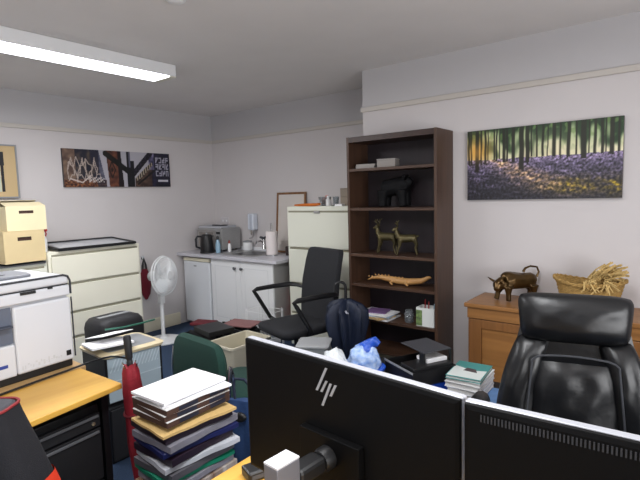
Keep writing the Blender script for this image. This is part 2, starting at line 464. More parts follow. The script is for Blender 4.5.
t = lateral('filing_cabinet', 'cream low cabinet behind the big printer, carrying two cardboard boxes', .13, .65, -3.32, -2.395, 1.04, .65, [1.02, .70, .38, .06], M_creamw)
lateral('filing_cabinet', 'tall pale cream filing cabinet in alcove beside the dark bookcase', 1.725, 2.545, -.5, -.04, 1.448, 0, [1.41, 1.035, .67, .36, .06], M_creamw, face='y', lock=True)

# ------------------------------------------------------------------ things on the left cabinets
t = thing('framed_picture', 'black-framed picture lying flat on the cream lateral filing cabinet', 'picture frame', (.42, -1.93, 1.128), 0)
t.rotation_euler = (0, R(3.5), R(-2))
g = G()
for b in ((-.24, .25, -.365, -.345, 0.02, .042), (-.24, .25, .345, .365, .02, .042), (-.24, -.22, -.345, .345, .02, .042), (.23, .25, -.345, .345, .02, .042)): g.box(*b)
obj('frame', g, M_black, t, .002)
box('backing_board', -.23, .24, -.355, .355, .015, .024, M_dgrey, t, 0)
box('glazed_print', -.22, .23, -.345, .345, .024, .03, mat('glazed_print', '#c9cdd2', .12, spec=.8, noise_amt=.25, nscale=4), t, 0)

t = thing('spray_bottle', 'white spray bottle with red trigger beside the cardboard boxes', 'spray bottle', (.46, -2.345, 1.125), R(30))
obj('bottle', G().lathe([(.03, 0), (.033, .01), (.033, .1), (.026, .13), (.013, .15), (.013, .165)], 20), M_white, t, smooth=True)
hd = obj('spray_head', G().box(-.014, .045, -.011, .011, .178, .205).prism([(-.02, .165), (.014, .165), (.014, .18), (-.02, .18)], -.011, .011, axis='y'), M_redpl, t, .004)
obj('trigger', G().tube([(.03, 0, .18), (.038, 0, .16), (.03, 0, .135)], .005), M_redpl, hd)

obj_tray = thing('document_tray', 'flat dark grey tray under the lower cardboard box', 'tray', (.42, -2.58, 1.04))
g = G().box(-.2, .23, -.22, .17, 0, .006)
obj('tray_base', g, M_dgrey, obj_tray)
g = G().box(-.2, .23, -.22, -.214, .006, .022).box(-.2, .23, .164, .17, .006, .022).box(-.2, -.194, -.214, .164, .006, .022)
obj('tray_wall', g, M_dgrey, obj_tray)

def carton(name, label, loc, rz, dx, dy, h, m, hole=True, flaps=False):
    t = thing(name, label, 'cardboard box', loc, rz)
    g = G(); th = .004
    g.box(-dx / 2, dx / 2, -dy / 2, dy / 2, 0, th)
    g.box(-dx / 2, -dx / 2 + th, -dy / 2, dy / 2, th, h).box(-dx / 2 + th, dx / 2, -dy / 2, -dy / 2 + th, th, h).box(-dx / 2 + th, dx / 2, dy / 2 - th, dy / 2, th, h)
    # front wall (facing +x) with a rounded hand hole
    x0, x1 = dx / 2 - th, dx / 2
    a, b, c, d = -dy / 2 + th, -.055, .055, dy / 2 - th
    z0, z1 = h * .70, h * .82
    g.box(x0, x1, a, d, th, z0).box(x0, x1, a, d, z1, h).box(x0, x1, a, b, z0, z1).box(x0, x1, c, d, z0, z1)
    obj('carton', g, m, t)
    if not flaps:
        obj('lid', G().box(-dx / 2 - .001, dx / 2 + .001, -dy / 2 - .001, dy / 2 + .001, h, h + .004), m, t)
    else:
        f = G()
        f.at((-dx / 2, 0, h), (0, R(-20), 0)).box(0, dx * .4, -dy / 2, dy / 2, 0, .003)
        f.at((dx / 2, 0, h), (0, R(12), 0)).box(-dx * .42, 0, -dy / 2, dy / 2, 0, .003)
        obj('flap', f, m, t)
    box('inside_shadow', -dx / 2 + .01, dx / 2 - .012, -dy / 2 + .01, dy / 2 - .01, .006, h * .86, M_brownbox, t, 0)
    return t
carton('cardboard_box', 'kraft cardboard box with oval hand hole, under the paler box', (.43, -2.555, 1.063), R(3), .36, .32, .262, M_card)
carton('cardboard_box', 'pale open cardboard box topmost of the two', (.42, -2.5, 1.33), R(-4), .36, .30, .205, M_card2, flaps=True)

# ------------------------------------------------------------------ wall hook bag + fan
t = thing('hanging_bag', 'maroon cloth bag with black strap hanging behind the fan', 'bag', (.0, -1.105, .4))
obj('hook', G().box(.001, .008, -.02, .02, .47, .51).tube([(.008, 0, .48), (.03, 0, .478), (.035, 0, .495)], .004), M_chrome, t)
obj('strap', G().tube([(.03, -.028, .30), (.028, -.02, .40), (.03, 0, .485), (.03, .02, .40), (.03, .028, .30)], .012, 6), M_black, t)
g = G(); rings = []
for k, (z, w, d) in enumerate(((.0, .012, .01), (.06, .05, .02), (.16, .065, .025), (.26, .07, .022), (.33, .045, .02), (.36, .03, .012))):
    rings.append([(.035 + d * math.sin(a) * (1 + .15 * math.sin(3 * a + k)), w * math.cos(a) * (1 + .12 * math.sin(5 * a + k)), z) for a in [2 * PI * i / 16 for i in range(16)]])
g.loft(rings); obj('bag_body', g, mat('maroon_cloth', '#6d1526', .85, bump=.4, bscale=60), t, smooth=True)

t = thing('pedestal_fan', 'white pedestal fan beside the cream lateral filing cabinet', 'fan', (.45, -1.18, 0))
obj('base', G().lathe([(.2, 0), (.2, .012), (.17, .022), (.05, .03), (.03, .06)], 36), M_white, t, smooth=True)
obj('pole', G().lathe([(.021, .03), (.021, .42), (.027, .425), (.027, .47), (.015, .475), (.015, .66)], 18), M_white, t, smooth=True)
hd = bpy.data.objects.new('fan_head', None)
M_guard = mat('white_wire', '#f2f4f5', .5)
HZ = .725; na = Vector((.93, .34, .06)).normalized(); us = Vector((-na.y, na.x, 0)).normalized(); vs_ = na.cross(us)
def FP(a, r, d):
    return Vector((0, 0, HZ)) + na * d + us * (r * math.cos(a)) + vs_ * (r * math.sin(a))
g = G()
for d, r in ((.05, .215), (.075, .205)): g.tube([FP(2 * PI * k / 40, r, d) for k in range(40)], .005, 6, closed=True)
for r, d in ((.07, .125), (.12, .118), (.165, .1)): g.tube([FP(2 * PI * k / 32, r, d) for k in range(32)], .0022, 4, closed=True)
for k in range(84):
    a = 2 * PI * k / 84
    g.tube([FP(a, .05, .128), FP(a + .05, .12, .119), FP(a + .1, .18, .092), FP(a + .12, .21, .06)], .0019, 4)
    g.tube([FP(a, .06, -.02), FP(a, .15, -.005), FP(a, .212, .045)], .0017, 4)
obj('guard', g, M_guard, t)
obj('badge', G().loft([[FP(2 * PI * k / 20, .052, .124) for k in range(20)], [FP(2 * PI * k / 20, .045, .133) for k in range(20)]]), M_white, t)
for b in range(3):
    g = G(); rings = []
    for j in range(9):
        r = .035 + .15 * j / 8; wa = .42 * math.sin(PI * min(1, (j + 2) / 10)) + .22
        rings.append([FP(2.1 * b + .1 + wa * (s), r, .045 + .03 * s + o_) for s, o_ in ((-1, 0), (0, .004), (1, 0), (0, -.004))])
    g.loft(rings); obj('blade', g, mat('frosted_blade', '#e2e7ea', .35), t, smooth=True)
obj('hub', G().tube([FP(0, 0, .02), FP(0, 0, .08), FP(0, 0, .095)], [.035, .033, .015], 16), M_white, t, smooth=True)
obj('motor_housing', G().tube([FP(0, 0, -.14), FP(0, 0, -.125), FP(0, 0, -.04), FP(0, 0, -.015)], [.03, .052, .058, .06], 18), M_white, t, smooth=True)
obj('control_box', G().box(-.03, .03, -.028, .028, .42, .53), M_white, t, .006)

# ------------------------------------------------------------------ kitchenette
t = thing('counter', 'white laminate kitchen worktop with inset steel sink', 'worktop', (0, 0, .862))
box('worktop', .002, 1.69, -.64, -.004, 0, .038, mat('speckled_laminate', '#c9c8cf', .35, noise_amt=.2, nscale=150), t, .006)
box('upstand', .002, 1.69, -.02, -.004, .038, .075, M_white, t, .002)
g = G()
g.box(.60, 1.25, -.53, -.10, .038, .042)
obj('sink_drainer', g, M_steel, t, .001)
g = G().prism([(p[0] + 1.02, p[1] - .31) for p in rr(.36, .30, .06)], .0421, .0435)
obj('sink_bowl', g, mat('dark_steel_bowl', '#3a3b3e', .3, metal=.8), t)
obj('drainer_ridge', G().box(.64, .80, -.5, -.49, .042, .046).box(.64, .80, -.44, -.43, .042, .046).box(.64, .80, -.38, -.37, .042, .046).box(.64, .80, -.32, -.31, .042, .046), M_steel, t)

t = thing('fridge', 'small white under-counter fridge at the room corner', 'fridge', (.09, -.03, 0))
box('cabinet', 0, .485, -.515, 0, .03, .845, M_white, t, .006)
box('door', 0, .485, -.575, -.52, .05, .80, mat('fridge_white', '#d9dce0', .4), t, .01)
box('top_panel', 0, .485, -.575, -.52, .806, .845, mat('fridge_cream', '#d8d2bb', .4), t, .004)
box('badge', .2, .25, -.578, -.575, .742, .756, M_grey, t, 0)
box('plinth', .01, .475, -.54, -.02, 0, .03, M_dgrey, t, 0)

t = thing('base_cupboard', 'white two-door kitchen base cupboard under the sink', 'cupboard', (.60, -.02, 0))
box('carcass', 0, 1.0, -.555, 0, .1, .86, mat('grey_end_panel', '#a7a6a4', .5), t, .002)
box('kickboard', .01, .99, -.5, -.48, 0, .1, M_white, t, 0)
for k, x in enumerate((.002, .502)):
    d = box('door', x, x + .496, -.576, -.557, .105, .855, M_white, t, .003)
    g = G().box(x + .07, x + .075, -.578, -.576, .18, .78).box(x + .421, x + .426, -.578, -.576, .18, .78).box(x + .07, x + .426, -.578, -.576, .18, .185).box(x + .07, x + .426, -.578, -.576, .775, .78)
    obj('door_moulding', g, mat('white_moulding', '#d2d4d6', .4), d)
    kx = .425 if k == 0 else .535
    obj('knob', G().lathe([(.008, -.576), (.008, -.59), (.017, -.596), (.018, -.605), (.01, -.612)], 16, axis='y', c=(kx, 0, .77)), M_dgrey, d, smooth=True)

t = thing('microwave_oven', 'silver microwave oven on the worktop in the corner', 'microwave', (.30, -.20, .9012))
box('case', -.23, .23, -.15, .15, .02, .285, M_steel, t, .006)
dr = box('door', -.225, .12, -.162, -.151, .028, .262, mat('microwave_door', '#a19e9b', .3, metal=.3, noise_amt=.3, nscale=9), t, .003)
box('window', -.19, .08, -.1635, -.1622, .06, .235, mat('mirror_dark_glass', '#8a8681', .15, metal=.3), dr, 0)
cp = box('control_panel', .125, .225, -.162, -.151, .028, .262, M_steel, t, .003)
box('display', .14, .21, -.1635, -.1622, .215, .245, M_black, cp, 0)
obj('dial', G().lathe([(.022, -.162), (.02, -.178)], 18, axis='y', c=(.175, 0, .11)), M_dgrey, cp)
for sx in (-.19, .19):
    for sy in (-.1, .11): obj('foot', G().lathe([(.018, 0), (.018, .021)], 12, c=(sx, sy, 0)), M_black, t)
t = thing('baking_tray', 'grey tray lying on top of the silver microwave', 'tray', (.29, -.21, 1.188))
obj('tray_base', G().box(-.2, .2, -.13, .12, 0, .006), M_grey, t)
obj('tray_wall', G().box(-.2, .2, -.135, -.1302, 0, .022).box(-.2, .2, .1202, .125, 0, .022).box(-.205, -.2002, -.135, .125, 0, .022).box(.2002, .205, -.135, .125, 0, .022), M_silver, t)
t = thing('spatula', 'black spatula lying on the tray above the microwave', 'spatula', (.36, -.25, 1.211))
obj('handle', G().tube([(-.12, 0, .006), (.04, 0, .006)], .007), M_black, t)
obj('blade', G().box(.04, .13, -.03, .03, .002, .012), M_black, t, .002)

t = thing('kettle', 'black electric jug kettle in front of the microwave', 'kettle', (.425, -.50, .901), R(-120))
obj('base', G().lathe([(.085, 0), (.085, .02), (.078, .025)], 24), M_black, t, smooth=True)
obj('jug', G().lathe([(.078, .025), (.082, .05), (.07, .18), (.062, .215), (.05, .225), (.012, .228)], 24), M_black, t, smooth=True)
obj('handle', G().tube([(.055, 0, .20), (.11, 0, .205), (.128, 0, .17), (.125, 0, .08), (.075, 0, .06)], .012, 8), M_blackm, t, smooth=True)
obj('spout', G().prism([(-.055, .17), (-.088, .205), (-.05, .215)], -.018, .018, axis='y'), M_black, t)
obj('lid_knob', G().lathe([(.016, .226), (.014, .243)], 14), M_grey, t)
t = thing('washing_up_bottle', 'clear blue washing-up liquid bottle with dark cap', 'bottle', (.555, -.44, .901))
obj('bottle', G().lathe([(.028, 0), (.03, .01), (.03, .10), (.022, .135), (.012, .16)], 18), mat('pale_blue_liquid', '#8fb0c4', .25), t, smooth=True)
obj('cap', G().lathe([(.014, .16), (.016, .185), (.010, .205)], 16), M_black, t, smooth=True)
t = thing('sauce_bottle', 'small white bottle with a red cap before the microwave', 'bottle', (.60, -.30, .9045))
obj('bottle', G().lathe([(.02, 0), (.022, .01), (.022, .07), (.012, .10)], 16), M_white, t, smooth=True)
obj('cap', G().lathe([(.013, .10), (.011, .125), (.004, .14)], 14), mat('dull_red_cap', '#8a2a26', .5), t, smooth=True)
t = thing('storage_jar', 'white lidded jar under the wall water heater', 'jar', (.70, -.095, .9045))
obj('jar', G().lathe([(.055, 0), (.06, .01), (.06, .09), (.05, .1)], 20), M_white, t, smooth=True)
obj('lid', G().lathe([(.056, .1), (.056, .115), (.02, .12)], 20), M_grey, t, smooth=True)

t = thing('water_heater', 'white wall-mounted water heater above the sink', 'water heater', (.76, 0, 1.12))
box('casing', -.05, .05, -.095, -.003, .03, .235, mat('heater_white', '#cfd5df', .35), t, .02, seg=4)
box('front_stripe', -.005, .035, -.098, -.0945, .04, .225, mat('heater_grey', '#b4bac6', .35), t, 0)
obj('spout', G().tube([(.03, -.07, .035), (.03, -.075, -.02), (.03, -.1, -.06), (.03, -.14, -.065)], .008, 8), M_chrome, t, smooth=True)
obj('valve', G().lathe([(.014, -.03), (.014, .035)], 12, c=(-.025, -.05, 0)), M_chrome, t)
t = thing('wall_socket', 'white double socket plate on the wall over the microwave', 'socket', (.20, 0, 1.215))
box('plate', -.075, .075, -.01, -.001, 0, .088, mat('socket_white', '#c9c5c8', .4), t, .003)
for sx in (-.045, .025): box('switch', sx, sx + .02, -.014, -.0095, .03, .055, M_white, t, .001)

t = thing('mixer_tap', 'chrome mixer tap with dark lever at the back of the sink', 'tap', (1.06, -.17, .943))
obj('body', G().lathe([(.026, 0), (.024, .02), (.018, .03), (.018, .1), (.014, .115)], 18), M_chrome, t, smooth=True)
obj('spout', G().tube([(0, 0, .07), (0, -.05, .1), (0, -.12, .095), (0, -.135, .07)], .010, 8), M_chrome, t, smooth=True)
for s in (-1, 1): obj('tap_lever', G().tube([(0, 0, .11), (s * .02, -.01, .135), (s * .045, -.015, .14)], [.014, .016, .013], 10), M_dgrey, t, smooth=True)
t = thing('dish_brush_pot', 'small yellowish scourer pot beside the tap', 'pot', (1.17, -.2, .943))
obj('pot', G().lathe([(.025, 0), (.03, .05), (.027, .05), (.024, .01)], 16), mat('pot_yellow', '#a99f78', .6), t, smooth=True)
obj('brush', G().tube([(0, 0, .02), (.01, 0, .1), (.014, 0, .13)], [.005, .005, .013], 8), M_white, t)
t = thing('paper_towel_holder', 'white kitchen paper roll on a chrome stand', 'paper towel', (1.335, -.32, .901))
obj('base', G().lathe([(.075, 0), (.075, .008), (.02, .012)], 24), M_chrome, t)
obj('paper_roll', G().lathe([(.064, .012), (.066, .02), (.066, .265), (.064, .27), (.02, .27), (.02, .262)], 28), mat('kitchen_paper', '#ded6d4', .9, bump=.4, bscale=90), t, smooth=True)
obj('rod', G().tube([(-.01, 0, .012), (-.01, 0, .33), (-.006, 0, .36), (.006, 0, .36), (.01, 0, .33), (.01, 0, .012)], .004), M_chrome, t)

t = thing('framed_picture', 'wood-framed blank print leaning on the wall behind the paper roll', 'picture frame', (1.165, -.09, .902), rot=(R(-5), 0, 0))
W, H = .44, .70
g = G().box(0, W, 0, .02, 0, .024).box(0, W, 0, .02, H - .024, H).box(0, .024, 0, .02, .024, H - .024).box(W - .024, W, 0, .02, .024, H - .024)
obj('frame', g, wood('brown_frame_wood', '#6d4a2c', '#8a6240', .45, 'z'), t, .003)
box('print', .024, W - .024, .008, .014, .024, H - .024, mat('cream_mount_board', '#cfc8c2', .6), t, 0)
t = thing('mug', 'dark mug on the worktop beside the tall cream filing cabinet', 'mug', (1.50, -.22, .901))
obj('cup', G().lathe([(.036, 0), (.042, .006), (.042, .095), (.038, .095), (.037, .01)], 22), mat('dark_glaze', '#2e1f1e', .3), t, smooth=True)
obj('handle', G().tube(arc((.042, 0, .05), .028, 80, -80, 8), .006), MATS['dark_glaze'], t, smooth=True)
t = thing('chopping_board', 'dark grey board leaning behind the mug', 'board', (1.47, -.15, .903), rot=(R(-6), 0, 0))
obj('board', G().prism([(-.02, 0), (.16, 0), (.16, .2), (.10, .215), (.02, .12)], 0, .012, axis='y'), mat('slate_grey', '#54575c', .6), t, .004)
t = thing('fire_extinguisher', 'red fire extinguisher in the gap beside the cupboard', 'fire extinguisher', (1.668, -.24, .0))
obj('cylinder', G().lathe([(.045, 0), (.05, .01), (.05, .46), (.04, .51), (.018, .54), (.018, .57)], 24), M_redpl, t, smooth=True)
obj('valve_handle', G().box(-.014, .014, -.05, .02, .57, .585).box(-.012, .012, -.07, .02, .60, .61), M_black, t, .002)
obj('hose', G().tube([(0, .02, .575), (.0, .05, .55), (0, .058, .4), (0, .056, .25)], .008), M_black, t)

# wire rack behind the mesh chair
t = thing('wire_basket', 'chrome wire basket on the floor before the sink cupboard', 'basket', (1.60, -.745, 0))
g = G()
for z in (.006, .14, .27, .40): g.tube([(x, y, z) for x, y in rr(.34, .24, .04)], .003, 6, closed=True)
for x, y in rr(.34, .24, .04, 2): g.tube([(x, y, .006), (x, y, .42)], .0025, 6)
for k in range(7): g.tube([(-.15 + .05 * k, -.12, .006), (-.15 + .05 * k, .12, .006)], .003, 4)
obj('wire_frame', g, M_guard, t)

# crates of folders
t = thing('storage_crate', 'black crate full of folders on the carpet by the cream bin', 'crate', (1.45, -1.20, 0), R(-6))
g = G().box(-.24, .24, -.3, .3, 0, .01)
for b in ((-.24, .24, -.3, -.29), (-.24, .24, .29, .3), (-.24, -.23, -.29, .29), (.23, .24, -.29, .29)): g.box(*b, .01, .27)
obj('crate_shell', g, M_black, t, .003)
g = G()
for k in range(7): g.box(-.2 + .065 * k, -.17 + .065 * k, -.304, -.3, .2, .235).box(.24, .244, -.25 + .08 * k, -.22 + .08 * k, .2, .235)
obj('crate_slot', g, M_grey, t)
for k in range(6):
    o = box('folder', -.215, .215, -.012, .012, 0, .28, M_blackm, None, .002)
    tag(o, ['black folder standing at the near end of the floor crate', 'black folder second in the floor crate', 'black folder third in the floor crate', 'black folder fourth in the floor crate', 'black folder fifth in the floor crate', 'black folder at the far end of the floor crate'][k], 'folder', 'folders in the black crate')
    a = R(-6); yy = -.24 + .095 * k
    o.location = (1.45 - math.sin(a) * yy, -1.20 + math.cos(a) * yy, .012); o.rotation_euler = (R(-8), 0, a)
o = obj('plastic_wallet', G().box(-.17, .17, -.12, .12, 0, .012), mat('dusty_pink_card', '#8c6261', .7), None, .002)
tag(o, 'pink card wallet lying on the black crate of folders', 'folder', loc=(1.52, -.98, .298), rz=R(15))
o = obj('ring_binder', G().box(-.16, .16, -.13, .13, 0, .05), M_black, None, .004)
tag(o, 'black ring binder lying flat on the crate beside the pink wallet', 'folder', loc=(1.50, -1.32, .298), rz=R(-12))
o = obj('cloth', G().box(-.12, .12, -.08, .08, 0, .03), mat('dark_red_cloth', '#5a1620', .9, bump=.6, bscale=30), None, .012, 3)
tag(o, 'dark red cloth bundled at the left of the black crate', 'cloth', loc=(1.20, -1.20, .298), rz=R(20))

t = thing('waste_bin', 'cream plastic open-topped bin behind the green chair', 'bin', (1.90, -1.36, 0), R(-3))
g = G(); L, Wd = .33, .44
def rct(w, d, z): return [(x, y, z) for x, y in rr(w, d, .03)]
g.loft([rct(.26, .36, 0), rct(L, Wd, .30), rct(L - .012, Wd - .012, .30), rct(.25, .35, .012)])
obj('shell', g, mat('bin_cream', '#c6bfaa', .5), t, smooth=True)
obj('rim', G().loft([rct(L + .02, Wd + .02, .285), rct(L + .022, Wd + .022, .305), rct(L - .008, Wd - .008, .305), rct(L - .008, Wd - .008, .295)], cap=False), mat('bin_rim', '#d6cfba', .45), t)

# ------------------------------------------------------------------ office chairs
def star_base(parent, r=.27, h=.1, m=M_black):
    for k in range(5):
        a = 2 * PI * k / 5 + .3; c, s = math.cos(a), math.sin(a)
        lg = obj('base_arm', G().tube([(.03 * c, .03 * s, h + .02), (r * .6 * c, r * .6 * s, h), (r * c, r * s, h - .02)], [.024, .02, .016], 8), m, parent, smooth=True)
        obj('caster', G().lathe([(.026, -.022), (.028, -.018), (.028, .018), (.026, .022)], 14, axis='x', c=(0, 0, 0)), M_black, lg, loc=(r * c, r * s, .0285), rot=(0, 0, a + .8))
t = thing('office_chair', 'black mesh-backed office chair with open loop arms', 'office chair', (2.40, -1.17, 0), R(-16))
star_base(t, .25)
obj('gas_lift', G().lathe([(.03, .08), (.03, .25), (.018, .25), (.018, .42)], 16), M_black, t)
g = G(); rings = []
for z, k in ((.415, .88), (.43, .97), (.465, 1.), (.485, .96), (.493, .80)): rings.append([(x * k, y * k - .01, z) for x, y in rr(.50, .50, .08)])
g.loft(rings); obj('seat', g, M_mesh, t, smooth=True, auto=60)
g = G(); rings = []
for z, w, y in ((.47, .20, .19), (.50, .225, .20), (.62, .24, .215), (.80, .24, .235), (.98, .232, .275), (1.065, .225, .30), (1.088, .205, .31)):
    rings.append([(-w, y + .008, z), (-w * .5, y + .02, z), (0, y + .024, z), (w * .5, y + .02, z), (w, y + .008, z), (w + .01, y + .03, z), (w, y + .062, z), (0, y + .07, z), (-w, y + .062, z), (-w - .01, y + .03, z)])
g.loft(rings); obj('backrest', g, M_mesh, t, smooth=True, auto=50)
obj('back_bracket', G().tube([(0, .1, .42), (0, .24, .40), (0, .30, .5), (0, .315, .66)], [.03, .03, .026, .02], 8), M_black, t, smooth=True)
for s in (-1, 1):
    x = s * .325
    obj('armrest', G().tube([(s * .24, -.02, .44), (x, -.06, .48), (x, -.19, .70), (x, -.215, .738), (x, -.18, .752), (x, -.02, .755), (x, .16, .752), (x - s * .03, .22, .74), (x - s * .075, .265, .72)],
        [.017, .018, .018, .019, .02, .022, .022, .018, .015], 8), M_black, t, smooth=True)

# executive leather chair
t = thing('executive_chair', 'high-backed black leather executive chair before the pine chest', 'office chair', (4.737, -2.272, 0), R(14))
star_base(t, .30)
obj('gas_lift', G().lathe([(.03, .08), (.03, .25), (.02, .25), (.02, .40)], 16), M_black, t)
g = G(); rings = []
for z, k in ((.38, .9), (.42, 1.), (.47, 1.), (.50, .93), (.51, .75)): rings.append([(x * k, y * k + .0, z) for x, y in rr(.54, .54, .1)])
g.loft(rings); obj('seat_cushion', g, M_leather, t, smooth=True, auto=60)
def tilt(o): o.rotation_euler = (R(-9), 0, 0); o.location = (0, .23, .45)
bk = obj('back_shell', G().pillow(lambda s: .265 - .085 * s ** 2, .02, .66, .012, nx=14, nz=14, p=5, back=.07, y0=.045), M_leather, t, smooth=True); tilt(bk)
hr = obj('headrest', G().pillow(lambda s: .205 + .018 * s, .462, .672, .085, nx=28, nz=22, p=2.5, back=.05, y0=.03, wave=.006, rnd=.07), M_leather, t, smooth=True); tilt(hr)
for s in (-1, 1):
    b = obj('bolster', G().pillow(lambda q: .088 - .018 * q, .02, .485, .085, cx=lambda q, s=s: s * (.225 - .07 * q ** 2.2), nx=12, nz=22, p=2.4, back=.03, y0=.04, wave=.012), M_leather, t, smooth=True); tilt(b)
cu = obj('back_cushion', G().pillow(lambda q: .185 - .03 * q, .02, .405, .075, nx=20, nz=20, p=3.2, back=.02, y0=.03, wave=.012), M_leather, t, smooth=True); tilt(cu)
g = G(); pts = []
for q in [i / 14 for i in range(15)]: pts.append((-(.188 - .03 * q), -.048, .02 + .37 * q))
pts += [(-.145, -.05, .402), (-.12, -.052, .412), (-.06, -.054, .418), (0, -.055, .42), (.06, -.054, .418), (.12, -.052, .412), (.145, -.05, .402)]
for q in [1 - i / 14 for i in range(15)]: pts.append(((.188 - .03 * q), -.048, .02 + .37 * q))
pp = obj('seam_piping', G().tube(pts, .0045, 6), M_piping, t, smooth=True); tilt(pp)
for s in (-1, 1):
    ar = obj('armrest', G().tube([(s * .29, .17, .46), (s * .345, .12, .64), (s * .345, .06, .715), (s * .345, -.04, .73), (s * .345, -.13, .715), (s * .345, -.16, .64), (s * .30, -.12, .46)],
        [.022, .026, .035, .042, .04, .028, .022], 10), M_leather, t, smooth=True)

# green visitor chair
t = thing('green_chair', 'dark green fabric office chair beside the paper stack', 'chair', (2.945, -2.42, 0), R(-5))
g = G().pillow(lambda q: .262 - .05 * (2 * q - 1) ** 4 - .02 * q, .43, .81, .035, nx=20, nz=20, p=4, back=.035, y0=-.16)
obj('backrest', g, M_greenfab, t, smooth=True)
g = G(); rings = []
for z, k in ((.40, .92), (.42, 1.), (.46, 1.), (.48, .92)): rings.append([(x * k, y * k + .1, z) for x, y in rr(.42, .40, .09)])
g.loft(rings); obj('seat', g, M_greenfab, t, smooth=True, auto=60)
for s in (-1, 1):
    x = s * .275
    obj('side_frame', G().tube([(x, -.14, .01), (x, -.16, .40), (x, -.165, .60), (x, -.15, .70), (x, -.14, .66), (x, -.13, .44), (x, .20, .42), (x, .25, .38), (x, .28, .01)], .010, 8), M_chrome, t, smooth=True)
for yy in (-.15, .24): obj('cross_bar', G().tube([(-.275, yy, .40), (.275, yy, .40)], .010, 8), M_chrome, t)

# ------------------------------------------------------------------ bookcase
KX0, KX1, KF, KB, KT = 2.758, 3.553, -.872, -.572, 2.023
t = thing('bookcase', 'tall dark walnut open bookcase against the chimney breast', 'bookcase', (KX0, KB, 0))
W = KX1 - KX0; D = KB - KF; th = .022
box('side_panel', 0, th, -D, 0, 0, KT, M_walnutside, t, .0015)
box('side_panel', W - th, W, -D, 0, 0, KT, M_walnutside, t, .0015)
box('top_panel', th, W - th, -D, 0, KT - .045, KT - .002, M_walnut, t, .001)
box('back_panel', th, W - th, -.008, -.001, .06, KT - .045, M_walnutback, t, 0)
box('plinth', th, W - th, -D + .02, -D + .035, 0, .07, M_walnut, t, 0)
SH = [1.764, 1.444, 1.063, .812, .526, .27, .09]
for z in SH: box('shelf', th + .0005, W - th - .0005, -D + .004, -.009, z - .022, z, M_walnutx, t, .001)

o = obj('paper_pile', G().box(-.085, .08, -.11, .11, 0, .02).at((.0, .0, 0), (0, 0, R(4))).box(-.085, .08, -.11, .11, .02, .035), mat('greyed_paper', '#8f8a86', .8), None, .001)
tag(o, 'low pile of grey papers on the top bookcase shelf', 'papers', loc=(2.895, -.72, SH[0] + .001), rz=R(8))
t = thing('cardboard_carton', 'small grey carton beside papers on the top bookcase shelf', 'box', (3.09, -.765, SH[0] + .001), R(12))
box('carton', -.075, .075, -.06, .06, 0, .06, mat('grey_carton', '#86817d', .8), t, .002)
box('lid', -.077, .077, -.062, .062, .0605, .066, mat('grey_carton_lid', '#9a9591', .8), t, .001)

def critter(name, label, cat, loc, rz, tubes, balls, m, voxel, sc=1., it=3, parts=()):
    t = thing(name, label, cat, loc, rz)
    g = G()
    for pts, rad in tubes: g.tube([tuple(c * sc for c in p) for p in pts], [r * sc for r in rad], 10)
    for c, r in balls: g.ball(tuple(q * sc for q in c), tuple(q * sc for q in r), 16)
    b = obj('body', g, m, t); remesh(b, voxel, it)
    for nm, ptl, mm in parts:
        gg = G()
        for pts, rad in ptl: gg.tube([tuple(c * sc for c in p) for p in pts], [r * sc for r in rad], 8)
        obj(nm, gg, mm, t, smooth=True)
    return t
# dark bear-like figure, head to the right
critter('animal_figurine', 'dark standing animal figurine on the second bookcase shelf', 'figurine', (3.125, -.72, SH[1] + .006), R(4),
    [([(-.09, s * .04, .13), (-.095, s * .042, .06), (-.095, s * .042, .0)], [.05, .036, .034]) for s in (-1, 1)] +
    [([(.07, s * .04, .13), (.08, s * .042, .06), (.085, s * .042, .0)], [.048, .034, .032]) for s in (-1, 1)] +
    [([(-.10, 0, .15), (-.03, 0, .155), (.05, 0, .165), (.085, 0, .185), (.105, 0, .20)], [.066, .072, .074, .064, .05]), ([(.105, 0, .20), (.15, 0, .18)], [.044, .022])],
    [((.095, .035, .24), (.016, .01, .018)), ((.095, -.035, .24), (.016, .01, .018))], M_darkfig, .007)
# deer
def deer(label, loc, rz, sc, ant, buck):
    tb = []
    for s in (-1, 1):
        tb.append(([(-.055, s * .016, .135), (-.06, s * .017, .085), (-.075, s * .017, .045), (-.085, s * .017, .0)], [.022, .013, .009, .008]))
        tb.append(([(.065, s * .016, .14), (.085, s * .017, .09), (.078 + s * .006, s * .017, .06), (.09, s * .017, .0)], [.027, .015, .009, .008]))
    tb.append(([(-.07, 0, .15), (-.02, 0, .145), (.04, 0, .148), (.08, 0, .15)], [.036, .037, .035, .03]))
    tb.append(([(-.065, 0, .155), (-.085, 0, .195), (-.088, 0, .225)], [.032, .021, .016]))
    tb.append(([(-.08, 0, .235), (-.10, 0, .228), (-.125, 0, .216)], [.02, .017, .009]))
    tb.append(([(.085, 0, .16), (.102, 0, .17), (.108, 0, .155)], [.01, .008, .004]))
    for s in (-1, 1): tb.append(([(-.078, s * .012, .24), (-.07, s * .034, .25)], [.006, .003]))
    al = []
    if ant:
        for s in (-1, 1):
            al.append(([(-.082, s * .008, .245), (-.075, s * .03, .27), (-.085, s * .045, .30)], [.005, .0045, .003]))
            al.append(([(-.076, s * .028, .268), (-.10, s * .034, .285)], [.004, .0025]))
            al.append(([(-.08, s * .038, .285), (-.062, s * .05, .305)], [.004, .0025]))
    return critter('deer_figurine', label, 'figurine', loc, rz, tb, [], M_brass, .0045, sc, 2, [('antler', al, M_brass)] if ant else [])
deer('brass deer figurine with tall antlers, left of the pair', (3.065, -.765, SH[2] + .005), R(6), .93, True, True)
deer('brass deer figurine with short antlers standing in front, right of the pair', (3.265, -.80, SH[2] + .005), R(30), .90, True, True)
